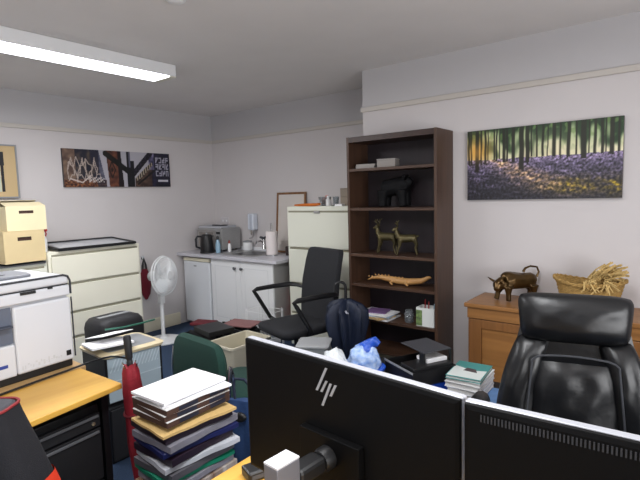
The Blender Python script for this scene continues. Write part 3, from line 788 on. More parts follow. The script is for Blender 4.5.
# crocodile
tb = [([(.31, 0, .085), (.24, 0, .05), (.12, 0, .034), (.02, 0, .034), (-.06, 0, .042), (-.16, 0, .055), (-.25, 0, .042), (-.30, 0, .02)], [.014, .026, .031, .032, .029, .021, .013, .005])]
for sx in (.12, -.03):
    for s in (-1, 1): tb.append(([(sx, s * .02, .03), (sx - .012, s * .05, .022), (sx + .018, s * .065, .008)], [.014, .012, .009]))
ridge = []
for k in range(11):
    x = .06 - .034 * k; z = .064 + (.012 if k > 3 else 0) - (.02 if k > 8 else 0)
    ridge.append(([(x, 0, z - .004), (x - .005, 0, z + .008)], [.009, .004]))
critter('crocodile_carving', 'pale carved wooden crocodile on the fourth bookcase shelf', 'figurine', (3.15, -.76, SH[3] + .004), R(4), tb, [((.30, 0, .084), (.03, .018, .014))], M_crocwood, .006, .9, 2, [('back_ridge', ridge, M_crocwood)])

# fifth shelf: papers, jar, pen box
PL = [('white magazine at the bottom of the pile on the fifth bookcase shelf', '#d8d8da', 0, .30, .225), ('tan envelope jutting out of the fifth shelf paper pile', '#b89a6c', -14, .25, .20), ('pale blue brochure in the fifth shelf paper pile', '#a9bcd2', 6, .28, .21), ('white booklet near the top of the fifth shelf pile', '#e2e2e4', -4, .29, .21), ('purple-covered leaflet topmost on the fifth bookcase shelf', '#6a4f78', 11, .17, .15)]
z = SH[4] + .001
for k, (lb, c, r_, w, d) in enumerate(PL):
    o = box('magazine', -w / 2, w / 2, -d / 2, d / 2, 0, .011, mat('magazine_' + str(k), c, .5), None, .001)
    tag(o, lb, 'papers', 'papers on the fifth shelf', (2.98, -.775 - (.03 if k == 1 else 0), z), R(r_)); z += .0115
t = thing('glass_jar', 'clear patterned glass jar between the papers and the white box', 'jar', (3.275, -.79, SH[4] + .001))
obj('jar', G().lathe([(.032, 0), (.036, .008), (.036, .07), (.028, .09), (.03, .1), (.026, .1), (.024, .088), (.032, .068), (.032, .012)], 20), M_glass, t, smooth=True)
obj('contents', G().lathe([(.028, .012), (.028, .05)], 16), mat('dim_jar_fill', '#4b4048', .8), t)
t = thing('pen_box', 'white card box with green picture side holding pens', 'box', (3.44, -.79, SH[4] + .001), R(0))
g = G(); w, d, h = .075, .055, .145
for b in ((-w, w, -d, -d + .003), (-w, w, d - .003, d), (-w, -w + .003, -d + .003, d - .003), (w - .003, w, -d + .003, d - .003)): g.box(*b, .003, h)
g.box(-w, w, -d, d, 0, .003); obj('carton', g, mat('white_card', '#d9dbd8', .6), t)
box('green_panel', -w - .001, -w + .05, -d - .001, -d + .0001, .004, h - .02, mat('green_print', '#7e9a58', .6, color2='#3d4a36', nscale=40), t, 0)
for k, (px_, c, hh) in enumerate(((-.03, '#8b2020', .2), (0, '#a03838', .185), (.045, '#8fa8b8', .17))):
    o = obj('pen', G().tube([(0, 0, 0), (.006, .0, hh - .01), (.007, 0, hh)], [.005, .005, .002], 8), mat('pen_' + str(k), c, .4), None)
    tag(o, ['dark red pen standing in the white card box', 'lighter red pen standing in the white card box', 'grey-blue pen standing in the white card box'][k], 'pen', 'pens in the card box', (3.44 + px_, -.79, SH[4] + .0045))

# things on the tall cream cabinet
o = obj('cloth_strap', G().tube([(-.19, 0, .012), (-.1, .02, .012), (0, -.02, .014), (.08, .01, .015), (.15, -.01, .02)], [.008, .014, .016, .015, .012], 8), mat('orange_cloth', '#c46a25', .8), None, smooth=True)
tag(o, 'orange cloth strip lying on the tall cream filing cabinet', 'cloth', loc=(1.95, -.40, 1.4485))
t = thing('glass_bowl', 'clear glass dish of pink trinkets on the tall cream cabinet', 'dish', (2.06, -.27, 1.4485))
obj('dish', G().lathe([(.035, 0), (.04, .004), (.07, .09), (.067, .09), (.037, .008)], 22), M_glass, t, smooth=True)
obj('trinket', G().ball((0, 0, .05), (.035, .03, .035), 10).ball((.02, .01, .085), (.025, .02, .025), 10), mat('pink_trinket', '#c58a80', .5), t, smooth=True)
t = thing('lotion_tube', 'small white bottle on the tall cream cabinet', 'bottle', (2.17, -.36, 1.4485))
obj('bottle', G().lathe([(.022, 0), (.024, .005), (.024, .06), (.012, .075)], 16), M_white, t, smooth=True)
obj('cap', G().lathe([(.013, .075), (.013, .1)], 14), M_white, t)
t = thing('glass_tumbler', 'clear glass tumbler beside the small white bottle', 'glass', (2.235, -.32, 1.4485))
obj('tumbler', G().lathe([(.025, 0), (.032, .09), (.03, .09), (.023, .005)], 20), M_glass, t, smooth=True)
t = thing('desk_drawer_box', 'taupe two-drawer desktop box on the tall cream cabinet', 'drawer box', (2.44, -.25, 1.4485))
box('case', -.13, .10, -.1, .1, 0, .17, mat('taupe_box', '#85796b', .7), t, .003)
for z0 in (.006, .09):
    d = box('drawer', -.125, .095, -.106, -.1005, z0, z0 + .074, mat('taupe_drawer', '#8c8072', .7), t, .002)
    box('label_holder', -.04, .02, -.108, -.1065, z0 + .03, z0 + .05, M_grey, d, 0)
o = obj('card_pile', G().box(-.04, .04, -.03, .03, 0, .02), M_whitep, None, .003)
tag(o, 'little white card pile before the taupe drawer box', 'cards', loc=(2.36, -.43, 1.4485), rz=R(8))

# ------------------------------------------------------------------ navy umbrella with crook
t = thing('umbrella', 'loosely furled navy umbrella with black crook handle', 'umbrella', (2.925, -1.165, 0), R(38))
obj('shaft', G().tube([(0, 0, .0), (0, 0, .05), (0, 0, .80)], [.003, .006, .006], 8), M_black, t)
obj('crook_handle', G().tube([(0, 0, .70), (0, 0, .84)] + arc((-.042, 0, .84), .042, 0, 180, 10) + [(-.084, 0, .80)], .011, 10), M_black, t, smooth=True)
g = G(); rings = []
for k, (z, r) in enumerate(((.03, .012), (.2, .06), (.4, .105), (.56, .13), (.66, .13), (.71, .10), (.745, .035))):
    ring = []
    for i in range(48):
        a = 2 * PI * i / 48
        ring.append((r * (1 + .38 * math.sin(7 * a + k * .5)) * math.cos(a), r * .8 * (1 + .38 * math.sin(7 * a + k * .5)) * math.sin(a), z + .03 * math.sin(5 * a) * (r / .14)))
    rings.append(ring)
g.loft(rings); cn = obj('canopy', g, M_navy, t, smooth=True, auto=70)
obj('strap_tag', G().tube([(-.01, -.115, .68), (.0, -.125, .665), (.012, -.12, .66)], [.007, .008, .006], 6), mat('grey_tag', '#9a9ca6', .5), t)

t = thing('storage_box', 'translucent lidded plastic box beside the mesh office chair', 'storage box', (2.85, -1.48, 0), R(30))
g = G()
g.loft([[(x, y, 0) for x, y in rr(.20, .20, .03)], [(x, y, .46) for x, y in rr(.23, .23, .03)]])
obj('tub', g, M_clear, t, smooth=True)
obj('lid', G().loft([[(x, y, .461) for x, y in rr(.245, .245, .03)], [(x, y, .472) for x, y in rr(.245, .245, .03)], [(x, y, .48) for x, y in rr(.2, .2, .03)]]), mat('grey_white_lid', '#a6a8aa', .4), t)

# ------------------------------------------------------------------ pine chest
CX0, CF, CT = 3.825, -.985, .79
t = thing('pine_chest', 'antique pine sideboard with panelled doors under the bluebell picture', 'sideboard', (CX0, BY - .025, 0))
D = (BY - .025) - CF; W = 1.52
box('top', -.02, W + .02, -D - .012, 0, CT - .03, CT, M_pinetop, t, .006, seg=3)
box('carcass', 0, W, -D + .022, -.004, .07, CT - .03, M_pine, t, .002)
box('plinth', -.008, W + .008, -D + .0, -.004, 0, .07, M_pine, t, .004)
box('frieze_rail', 0, W, -D, -D + .0215, CT - .105, CT - .0305, M_pinetop, t, .002)
for k in range(3):
    x0 = .012 + k * .502
    d = obj('door', G().box(x0, x0 + .085, -D, -D + .021, .075, CT - .11).box(x0 + .407, x0 + .492, -D, -D + .021, .075, CT - .11)
        .box(x0 + .085, x0 + .407, -D, -D + .021, .075, .165).box(x0 + .085, x0 + .407, -D, -D + .021, CT - .17, CT - .11), M_pine, t, .003)
    obj('panel', G().box(x0 + .086, x0 + .406, -D + .012, -D + .021, .166, CT - .171), M_pinetop, d, .002)
    obj('knob', G().lathe([(.008, -D), (.008, -D - .012), (.019, -D - .02), (.018, -D - .032), (.008, -D - .036)], 16, axis='y', c=(x0 + (.45 if k != 1 else .04), 0, .42)), M_pine, d, smooth=True)

# bronze bull
tb = []
for s in (-1, 1):
    tb.append(([(-.09, s * .04, .10), (-.105 - s * .015, s * .042, .05), (-.11 - s * .02, s * .044, .0)], [.032, .018, .018]))
    tb.append(([(.10, s * .04, .10), (.115 + s * .012, s * .042, .055), (.11 + s * .015, s * .044, .0)], [.036, .019, .018]))
tb.append(([(-.10, 0, .125), (-.05, 0, .135), (.03, 0, .128), (.10, 0, .13), (.125, 0, .125)], [.058, .064, .056, .055, .045]))
tb.append(([(-.11, 0, .125), (-.15, 0, .105), (-.165, -.02, .075)], [.045, .036, .02]))
par = [('tail', [([(.15, 0, .15), (.165, 0, .185), (.15, 0, .22), (.10, 0, .228), (.06, 0, .215), (.045, 0, .19)], [.008, .007, .007, .007, .008, .011])], M_bronze),
       ('horn', [([(-.145, -.03, .125), (-.155, -.065, .135), (-.18, -.075, .155)], [.010, .008, .002])], M_bronze), ('horn', [([(-.145, .03, .125), (-.155, .065, .135), (-.18, .075, .155)], [.010, .008, .002])], M_bronze)]
critter('bull_figurine', 'polished bronze bull figurine on the pine sideboard', 'figurine', (4.085, -.735, CT + .006), R(48), tb, [((-.07, 0, .165), (.05, .045, .035))], M_bronze, .006, 1.0, 2, par)

# wicker basket + straw
t = thing('wicker_basket', 'oval wicker basket on the pine sideboard', 'basket', (4.53, -.76, CT), R(-3))
g = G()
n = 72
def oval(a, b, z, ph=0, am=.004): return [((a + am * math.sin(18 * q + ph)) * math.cos(q), (b + am * math.sin(18 * q + ph)) * math.sin(q), z + .03 * (math.cos(q) ** 2) * (z > .05) * (z / .17)) for q in [2 * PI * i / n for i in range(n)]]
rings = [oval(.15 + .05 * z / .17, .09 + .035 * z / .17, z, (k % 2) * PI) for k, z in enumerate([i * .0095 for i in range(18)])]
inner = [oval(.137 + .05 * z / .17, .077 + .035 * z / .17, z) for z in (.16, .08, .01)]
g.loft(rings + inner); obj('woven_side', g, M_wicker, t, smooth=True, auto=70)
g = G()
for ph in (0, PI): g.tube([((.205) * math.cos(q), .128 * math.sin(q), .165 + .03 * math.cos(q) ** 2 + .006 * math.sin(16 * q + ph)) for q in [2 * PI * i / 64 for i in range(64)]], .008, 6, closed=True)
obj('braided_rim', g, M_wicker, t, smooth=True)
rs = random.Random(11)
g = G()
for k in range(70):
    a = Vector((rs.uniform(.0, .10), rs.uniform(-.07, .03), rs.uniform(.0, .035)))
    d = Vector((rs.uniform(.04, .13), rs.uniform(-.06, .05), rs.uniform(.0, .10)))
    m_ = a + d * .5 + Vector((0, 0, rs.uniform(.0, .02)))
    g.tube([a, m_, a + d], [.0045, .004, .0055 + rs.uniform(0, .004)], 5)
for k in range(20):
    a = Vector((rs.uniform(-.02, .15), -.09 + rs.uniform(-.02, .02), rs.uniform(-.01, .02))); d = Vector((rs.uniform(-.06, .07), rs.uniform(-.05, -.01), rs.uniform(-.07, -.01)))
    g.tube([a, a + d * .5, a + d], [.005, .006, .003], 5)
o = obj('straw_bundle', g, M_straw, None, smooth=True)
tag(o, 'loose bundle of dry straw stalks lying on the wicker basket', 'dried stalks', loc=(4.53, -.78, CT + .185), kind='stuff')

# ------------------------------------------------------------------ low table of clutter
t = thing('low_table', 'low dark table under the clutter before the bookcase', 'table', (3.73, -1.78, 0))
box('table_top', -.50, .58, -.34, .40, .40, .43, M_blackm, t, .004)
for sx in (-.46, .54):
    for sy in (-.30, .36): box('leg', sx - .025, sx + .025, sy - .025, sy + .025, 0, .40, M_blackmet, t, .003)

def crumple(c, r, seed, n=40, amp=.22):
    g = G(); rings = []; m = n // 2
    for j in range(1, m):
        th_ = PI * j / m; ring = []
        for i in range(n):
            a = 2 * PI * i / n
            v = Vector((math.sin(th_) * math.cos(a), math.sin(th_) * math.sin(a), -math.cos(th_)))
            k = 1 + amp * (noise.noise(v * 2.1 + Vector((seed, 0, 0))) + .6 * abs(noise.noise(v * 5.3 + Vector((0, seed, 0)))))
            p = Vector((v.x * r[0], v.y * r[1], max(v.z, -.85) * r[2])) * k
            ring.append((c[0] + p.x, c[1] + p.y, c[2] + p.z))
        rings.append(ring)
    return g.loft(rings)
t = thing('plastic_bag', 'crumpled clear bag with blue drawstring top beside the clear packet', 'plastic bag', (3.505, -1.82, .4315))
obj('clear_bag', crumple((0, 0, .125), (.10, .085, .10), 3.1, amp=.3), M_bagblue, t, smooth=True, auto=60)
obj('blue_band', G().tube([(.115 * math.cos(q) * (1 + .1 * math.sin(5 * q)), .10 * math.sin(q), .09 + .02 * math.sin(3 * q)) for q in [2 * PI * i / 40 for i in range(40)]], [.012 + .005 * math.sin(i) for i in range(40)], 8, closed=True), mat('blue_bag_film', '#2456c4', .3, bump=.8, bscale=40, noise_amt=.3, nscale=25), t, smooth=True)
obj('gathered_top', G().tube([(.02, .02, .20), (.04, .03, .235), (.065, .035, .25), (.09, .04, .235)], [.06, .035, .03, .018], 12), MATS['blue_bag_film'], t, smooth=True)
o = obj('bubble_packet', crumple((0, 0, .125), (.085, .075, .11), 8.4), M_bagclear, None, smooth=True, auto=60)
tag(o, 'crinkled clear and white plastic packet at the left of the low table', 'plastic bag', loc=(3.435, -2.01, .4315))

# desk organiser on blue folder
RZ = R(-27)
o = box('box_file', -.14, .125, -.19, .15, 0, .055, mat('royal_blue_card', '#1440a8', .45), None, .003)
tag(o, 'royal blue box file under the black desk organiser', 'box file', loc=(3.81, -1.69, .4305), rz=RZ)
t = thing('desk_organiser', 'black desk organiser with raised flat shelf on the blue box file', 'desk organiser', (3.805, -1.675, .4865), RZ)
g = G().box(-.14, .14, -.15, .15, 0, .008)
for b in ((-.14, .14, -.15, -.144), (-.14, .14, .144, .15), (-.14, -.134, -.144, .144), (.134, .14, -.144, .144), (-.02, -.014, -.144, .144)): g.box(*b, .008, .085)
obj('tray', g, M_black, t, .001)
obj('tray_rim', G().box(-.142, .142, -.154, -.1505, .078, .09), M_grey, t)
box('top_shelf', -.13, .10, -.04, .15, .165, .172, mat('charcoal_shelf', '#3c3d42', .5), t, .002)
for b in ((-.13, -.118, .138, .15), (.088, .10, .138, .15), (.05, .095, -.04, -.03)): box('post', *b, .085, .165, M_black, t, .001)
box('drawer_block', .0, .13, -.135, .13, .0085, .105, M_black, t, .004)
o = box('note_block', -.05, .05, -.07, .07, 0, .02, M_whitep, None, .001)
tag(o, 'white note block lying on the black desk organiser', 'paper', loc=(3.87, -1.65, .592), rz=RZ)
t = thing('letter_rack', 'grey slatted letter tray at the near right of the low table', 'tray', (4.115, -1.985, .431), R(-8))
g = G().box(-.15, .15, -.10, .12, 0, .006)
for k in range(8): g.box(-.15 + .04 * k, -.125 + .04 * k, -.10, -.094, .006, .06).box(.144, .15, -.1 + .028 * k, -.085 + .028 * k, .006, .06)
g.box(-.15, .15, -.10, -.094, .06, .07).box(.144, .15, -.094, .12, .06, .07).box(-.15, -.144, -.094, .12, .006, .07)
obj('tray_frame', g, mat('smoke_grey_plastic', '#6c6d70', .4), t)
# books
BL = [('white ring-bound booklet at the base of the book stack', '#d5d6da', .032), ('grey-white paperback second from the base of the stack', '#b9bcc4', .03), ('white paperback in the middle of the book stack', '#dcdde0', .028), ('white booklet just under the teal cover', '#e2e3e4', .022), ('teal-and-white covered book topmost of the stack', '#3f8a86', .018)]
z = .4305
M_pages = mat('page_edges', '#d9d8d6', .85)
for k, (lb, c, h) in enumerate(BL):
    t = thing('book', lb, 'book', (4.085 + .004 * (k % 2), -1.615 - .003 * k, z), R(2 + 3 * math.sin(k * 2)), group='books before the pine sideboard')
    w, d = .19, .255
    cvm = mat('cover_' + str(k), c, .45)
    box('cover', -w / 2, w / 2, -d / 2, d / 2, h - .003, h, cvm, t, 0)
    box('cover', -w / 2, w / 2, -d / 2, d / 2, 0, .003, cvm, t, 0)
    box('page_block', -w / 2 + .004, w / 2 - .003, -d / 2 + .004, d / 2 - .004, .0031, h - .0031, M_pages, t, 0)
    if k == 4:
        obj('pale_print', G().prism([(-.09, -.12), (.09, -.12), (.09, .02), (.02, .0), (-.09, .04)], h + .0002, h + .0009), mat('pale_cover_print', '#d2d9d6', .45), t)
        obj('dark_print', G().prism([(-.03, -.02), (.05, -.03), (.03, .02), (-.02, .03)], h + .001, h + .0014), mat('dark_cover_print', '#4a3f42', .45), t)
    z += h + .0008
o = box('document_folder', -.10, .05, -.10, .10, 0, .012, mat('sky_blue_card', '#5f86b8', .5, noise_amt=.25, nscale=20), None, .001)
tag(o, 'pale blue folder beside the book stack', 'folder', loc=(4.255, -1.60, .431), rz=R(5))

# ------------------------------------------------------------------ near desk with monitors
t = thing('monitor_desk', 'honey oak desk carrying the two monitors', 'desk', (3.955, -3.78, 0))
box('desk_top', 0, 1.75, 0, .82, .715, .74, M_oak, t, .004)
for x in (.04, 1.65): box('leg_panel', x, x + .03, .06, .76, 0, .715, M_blackmet, t, .002)
box('modesty_panel', .07, 1.65, .40, .42, .3, .715, M_blackmet, t, .002)

M_arm = mat('dark_arm_plastic', '#0e0e10', .5)
def monitor(label, loc, rz, vents, logo):
    t = thing('monitor', label, 'monitor', loc, rz)      # origin on the desk under the panel, back faces -y
    w, z0, z1 = .2985, .115, .46
    box('chassis', -w, w, -.006, .013, z0, z1, M_silver, t, .003)
    box('screen', -w + .004, w - .004, .0131, .0145, z0 + .012, z1 - .004, mat('dark_screen', '#07080a', .15), t, 0)
    g = G()
    g.loft([[(x, y, z) for x, z in ((-w + e, z0 + e), (w - e, z0 + e), (w - e, z1 - e), (-w + e, z1 - e))] for y, e in ((-.0061, .001), (-.013, .002), (-.016, .010))])
    g.box(-.085, .085, -.034, -.0155, .15, .30)
    bc = obj('back_cover', g, mat('monitor_black', '#040405', .6, spec=.15), t, .0015)
    if vents:
        gv = G()
        for k in range(96): gv.box(-w + .03 + k * .0057, -w + .0325 + k * .0057, -.0172, -.0155, z1 - .026, z1 - .014)
        obj('vent_strip', gv, mat('vent_grey', '#303236', .5), bc)
    if logo:
        g = G(); yy = -.0163
        def stroke(a, b, wd=.0042):
            dx = b[0] - a[0]; sl = 1
            g.prism([(a[0] - wd, a[1]), (a[0] + wd, a[1]), (b[0] + wd, b[1]), (b[0] - wd, b[1])], yy - .0012, yy + .0003, axis='y')
        cx, cz = -.013, .393
        for a, b in (((.0, .052), (-.030, -.005)), ((.0, .023), (-.016, -.005)), ((.012, .020), (-.014, -.036)), ((.026, .020), (.011, -.008))): stroke((cx + a[0], cz + a[1]), (cx + b[0], cz + b[1]), .0031)
        obj('logo', g, mat('logo_silver', '#c8c9cc', .3, metal=.4), bc)
    obj('hub', G().lathe([(.026, -.034), (.026, -.05), (.022, -.06), (.015, -.062)], 24, axis='y', c=(0, 0, .255)), M_arm, t, smooth=True)
    obj('arm', G().box(-.022, .022, -.137, -.06, .24, .275), M_arm, t, .008)
    st = obj('column', G().box(-.0195, .0195, -.197, -.137, .0181, .305), mat('column_grey', '#7c7d85', .4, metal=.3), t, .002)
    box('column_cap', -.0195, .0195, -.197, -.137, .3052, .31, mat('column_cap_silver', '#dcdde2', .35), st, .001)
    box('foot', -.14, .14, -.20, -.0, .0, .018, M_black, t, .006)
    return t
m1 = monitor('silver-edged black monitor seen from behind, showing its silver logo', (4.439, -3.349, .74), R(-4.5), False, True)
m2 = monitor('second black monitor with vent strip along its top edge', (5.040, -3.364, .74), R(3), True, False)
t = thing('cable_hub', 'small black box on the desk left of the logo monitor', 'cable box', (4.05, -3.235, .74), R(-20))
box('case', -.03, .03, -.035, .035, 0, .03, M_black, t, .006)
box('port_strip', .0302, .031, -.025, .025, .008, .02, M_dgrey, t, 0)

# ------------------------------------------------------------------ left desk, printer, pedestal
t = thing('side_desk', 'honey oak side desk with cleared corner', 'desk', (0, 0, 0))
P = [(3.012, -3.07), (2.645, -3.085), (2.70, -3.46), (2.80, -4.25), (3.19, -4.25), (3.074, -3.46)]
obj('desk_top', G().prism(P[::-1], .705, .73), M_oak, t, .004)
box('back_panel', 2.66, 2.69, -4.1, -3.12, .0, .704, M_blackmet, t, .001)
box('leg_panel', 2.78, 2.94, -3.135, -3.105, 0, .704, M_blackmet, t, .001)
t = thing('printer_table', 'pale beech table under the white multifunction printer', 'table', (0, 0, 0))
obj('table_top', G().prism([(2.63, -3.05), (2.05, -3.05), (2.1, -4.25), (2.79, -4.25), (2.692, -3.46)], .705, .73), M_oak2, t, .003)
for x, y in ((2.1, -3.1), (2.58, -3.1), (2.14, -4.2), (2.66, -4.2)): box('leg', x - .02, x + .02, y - .02, y + .02, 0, .7045, M_blackmet, t, .002)

t = thing('multifunction_printer', 'big white multifunction printer on the pale beech table', 'printer', (2.575, -3.078, .73), R(5))
D, W = .46, .56      # local: front at x=0 facing +x, right edge y=0
def pb(nm, x0, x1, y0, y1, z0, z1, m, par=t, b=.006, **k): return box(nm, x0, x1, y0, y1, z0, z1, m, par, b, **k)
M_prn = mat('printer_white', '#cfd1d6', .42)
M_prng = mat('printer_grey_blue', '#59606f', .5)
pb('base', -D, -.006, -W, -.006, 0, .045, M_black)
bod = pb('body', -D, -.02, -W, 0, .0455, .365, M_prn, b=.012, seg=3)
pb('front_panel', -.0195, .004, -.27, 0, .035, .355, M_prn, b=.012, seg=3)
pb('front_panel', -.0195, .004, -W, -.272, .035, .185, M_prn, b=.008, seg=3)
pb('output_recess', -.0195, -.012, -W, -.272, .187, .355, M_prng, b=0)
pb('output_tray', -.0115, .02, -W + .01, -.28, .265, .275, mat('tray_dark', '#3d4250', .5), b=.003)
pb('scanner_unit', -D, .006, -W, 0, .366, .418, M_prn, b=.008, seg=3)
lid = pb('scanner_lid', -D, .004, -W, 0, .423, .468, M_prn, b=.014, seg=3)
pb('gap_line', -D + .01, -.002, -W + .01, -.006, .4182, .4228, M_black, b=0)
g = G().tube([(.006, -W, .47), (.006, -.03, .47), (.006, -.008, .462), (.006, .002, .44), (.006, .002, .372)], .0055, 6)
g.tube([(.006, .002, .355), (.006, .002, .05)], .0035, 6)
obj('dark_trim', g, mat('trim_navy_black', '#23252d', .5), t)
obj('latch', G().box(.006, .012, -.235, -.165, .405, .419), M_black, t, .002)
obj('latch', G().box(.006, .01, -.11, -.085, .412, .421), M_black, t, .002)
obj('document_feeder', G().prism([(-.36, -.50), (-.12, -.50), (-.12, -.12), (-.2, -.10), (-.36, -.10)], .4685, .482), mat('feeder_grey', '#83868d', .45), t, .004)
obj('feeder_slot', G().prism([(-.32, -.48), (-.14, -.48), (-.2, -.2)], .4822, .484), M_black, t)
obj('power_switch', G().box(.0042, .008, -.042, -.018, .062, .088), M_black, t, .002)
obj('badge', G().box(.0042, .0055, -.40, -.31, .085, .10), mat('badge_blue', '#2a3f8f', .4), t)
g = G(); rs = random.Random(4)
for k in range(16):
    y = -.25 + .012 * k; g.box(.0042, .005, y, y + rs.uniform(.003, .009), .058 + rs.uniform(-.006, .02), .06 + rs.uniform(.004, .026))
obj('faint_markings', g, mat('faint_grey', '#c4c6c8', .5), t)
o = obj('cable', G().tube([(2.715, -3.53, .7365), (2.67, -3.3, .7365), (2.645, -3.15, .7365), (2.63, -3.03, .741), (2.60, -2.94, .73), (2.52, -2.86, .70), (2.44, -2.78, .66), (2.42, -2.70, .62), (2.38, -2.68, .60)], .0055, 6), M_black, None, smooth=True)
tag(o, 'thin black cable running along the side desk to the ribbed machine', 'cable')

t = thing('drawer_pedestal', 'black metal drawer pedestal under the side desk', 'drawer unit', (2.945, -3.145, 0), R(6))
box('case', -.23, -.02, -.42, 0, 0, .64, M_blackmet, t, .003)
z = .62
for h in (.075, .25, .255):
    d = box('drawer', -.0195, 0, -.415, -.005, z - h, z - .012, M_blackm, t, .002)
    box('handle_strip', 0, .008, -.405, -.015, z - .032, z - .02, mat('pull_grey', '#7c7e84', .35, metal=.5), d, .002)
    z -= h
obj('lock', G().lathe([(.009, 0), (.009, .004)], 12, axis='x', c=(0.0, -.04, .565)), M_chrome, t)
# black bag
t = thing('sports_bag', 'tall black bag with red piping and orange-red strap, left foreground', 'bag', (3.33, -3.70, 0), R(38))
def bring(z, w, d, cx): return [(x + cx, y, z) for x, y in rr(2 * w, 2 * d, min(w, d) * .6)]
BR = [(0, .17, .10, .10), (.05, .18, .105, .10), (.35, .165, .10, .085), (.65, .145, .09, .05), (.80, .122, .08, .02), (.90, .105, .07, .0), (.935, .10, .066, -.005)]
obj('bag_body', G().loft([bring(*b) for b in BR]), M_fabblack, t, smooth=True, auto=60)
obj('mesh_top', G().loft([bring(.936, .092, .058, -.005), bring(.942, .085, .05, -.005)]), mat('grey_mesh_cloth', '#4a4a50', .85, bump=.4, bscale=400), t)
obj('red_piping', G().tube(bring(.937, .1, .066, -.005), .005, 6, closed=True), mat('red_piping', '#8e2a2e', .6), t)
obj('strap', G().loft([bring(.655, .149, .094, .05), bring(.70, .141, .091, .042)], cap=False), M_orange, t)
obj('side_pocket', G().pillow(lambda q: .08, .12, .55, .03, nx=10, nz=10, p=4, back=.0, y0=-.098, cx=lambda q: .07 - .02 * q), M_fabblack, t, smooth=True)

# red umbrella
t = thing('umbrella', 'furled red umbrella with black handle standing by the side desk', 'umbrella', (3.085, -3.03, 0), rot=(0, R(-3), R(20)))
obj('shaft', G().tube([(0, 0, 0), (0, 0, .06), (0, 0, .84)], [.003, .006, .006], 8), M_chrome, t)
g = G(); rings = []
for k, (z, r) in enumerate(((.05, .014), (.12, .03), (.45, .044), (.70, .040), (.79, .034), (.815, .028))):
    rings.append([(r * (1 + .12 * math.sin(6 * a + 3 * z * 4)) * math.cos(a), r * (1 + .12 * math.sin(6 * a + 3 * z * 4)) * math.sin(a), z + (.008 * math.sin(6 * a) if k > 3 else 0)) for a in [2 * PI * i / 36 for i in range(36)]])
g.loft(rings); obj('canopy', g, M_red, t, smooth=True, auto=70)
obj('strap', G().tube([(.046 * math.cos(a), .046 * math.sin(a), .60 + .01 * math.sin(a)) for a in [2 * PI * i / 24 for i in range(24)]], .006, 6, closed=True), mat('dark_red_strap', '#5d0a18', .7), t)
obj('handle', G().lathe([(.013, .815), (.014, .83), (.011, .84), (.016, .85), (.017, .94), (.014, .952)], 16), M_blackm, t, smooth=True)
obj('rib_tip', G().tube([(.035, 0, .81), (.04, 0, .825)], .003).tube([(-.035, 0, .81), (-.04, 0, .825)], .003).tube([(0, .035, .81), (0, .04, .825)], .003).tube([(0, -.035, .81), (0, -.04, .825)], .003), M_chrome, t)

# machine on black cabinet
t = thing('black_cabinet', 'low black cabinet under the ribbed pale-blue machine', 'cabinet', (2.19, -2.60, 0))
box('case', -.2, .19, -.22, .25, .0, .34, M_blackmet, t, .004)
d = box('door', .1905, .205, -.215, .245, .02, .33, M_blackm, t, .002)
box('handle', .2055, .215, .15, .23, .28, .295, M_steel, d, .002)
t = thing('ribbed_machine', 'office machine with cream rim and pale blue ribbed panel', 'office machine', (2.355, -2.62, .4405), R(-3))
box('body', -.33, -.008, -.185, .185, -.10, .19, M_black, t, .008)
fp = box('front_panel', -.0075, 0, -.175, .165, -.085, .185, M_palebl, t, .003)
g = G()
for k in range(15):
    y = -.165 + .022 * k
    g.add([(.0005, y, .10), (.0005, y + .008, .10), (.0005, y + .043, .175), (.0005, y + .035, .175), (.003, y, .10), (.003, y + .008, .10), (.003, y + .043, .175), (.003, y + .035, .175)] if y + .043 < .165 else [(.0005, y, .10), (.0005, y + .004, .10), (.0005, y + .006, .105), (.0005, y, .105), (.003, y, .10), (.003, y + .004, .10), (.003, y + .006, .105), (.003, y, .105)],
          [(0, 3, 2, 1), (4, 5, 6, 7), (0, 1, 5, 4), (1, 2, 6, 5), (2, 3, 7, 6), (3, 0, 4, 7)])
g.box(.0005, .003, -.175, .165, .04, .046)
obj('rib', g, mat('pale_rib', '#c4d2da', .45), fp)
obj('cream_rim', G().loft([[(x - .165, y, .191) for x, y in rr(.36, .40, .05)], [(x - .165, y, .207) for x, y in rr(.37, .41, .05)], [(x - .165, y, .214) for x, y in rr(.34, .38, .05)]]), M_bisque, t, smooth=True)
obj('top_recess', G().prism([(x - .165, y + .01) for x, y in rr(.27, .32, .03)], .2142, .2155), M_grey, t)
o = obj('paper_sheaf', G().at((0, 0, .0), (0, R(-7), 0)).box(-.15, .15, -.13, .11, 0, .012).at((-.07, .02, .04), (0, R(-13), R(12))).box(-.13, .12, -.10, .10, 0, .004), M_whitep, None, .0005)
tag(o, 'white paper sheets lying on the ribbed machine', 'papers', loc=(2.20, -2.70, .674), rz=R(-14))
o = obj('green_strap', G().tube([(0, -.16, .02), (.02, -.05, .012), (.01, .08, .006), (.0, .2, .006)], .006, 6), mat('green_strap', '#1d5a49', .6), None, smooth=True)
tag(o, 'narrow green strap lying across the ribbed machine', 'strap', loc=(2.08, -2.50, .715))
t = thing('paper_shredder', 'domed black paper shredder in front of the lateral filing cabinet', 'shredder', (1.75, -2.42, 0), R(3))
box('bin', -.125, .125, -.155, .155, 0, .55, M_black, t, .02, seg=3)
g = G(); rings = []
for z, k in ((.551, 1.), (.66, 1.), (.70, .95), (.725, .84), (.735, .6)): rings.append([(x * k, y * k, z) for x, y in rr(.28, .35, .06)])
g.loft(rings); hd_ = obj('shredder_head', g, M_blackm, t, smooth=True, auto=50)
obj('feed_slot', G().box(-.02, .02, -.12, .12, .734, .738), M_grey, hd_)

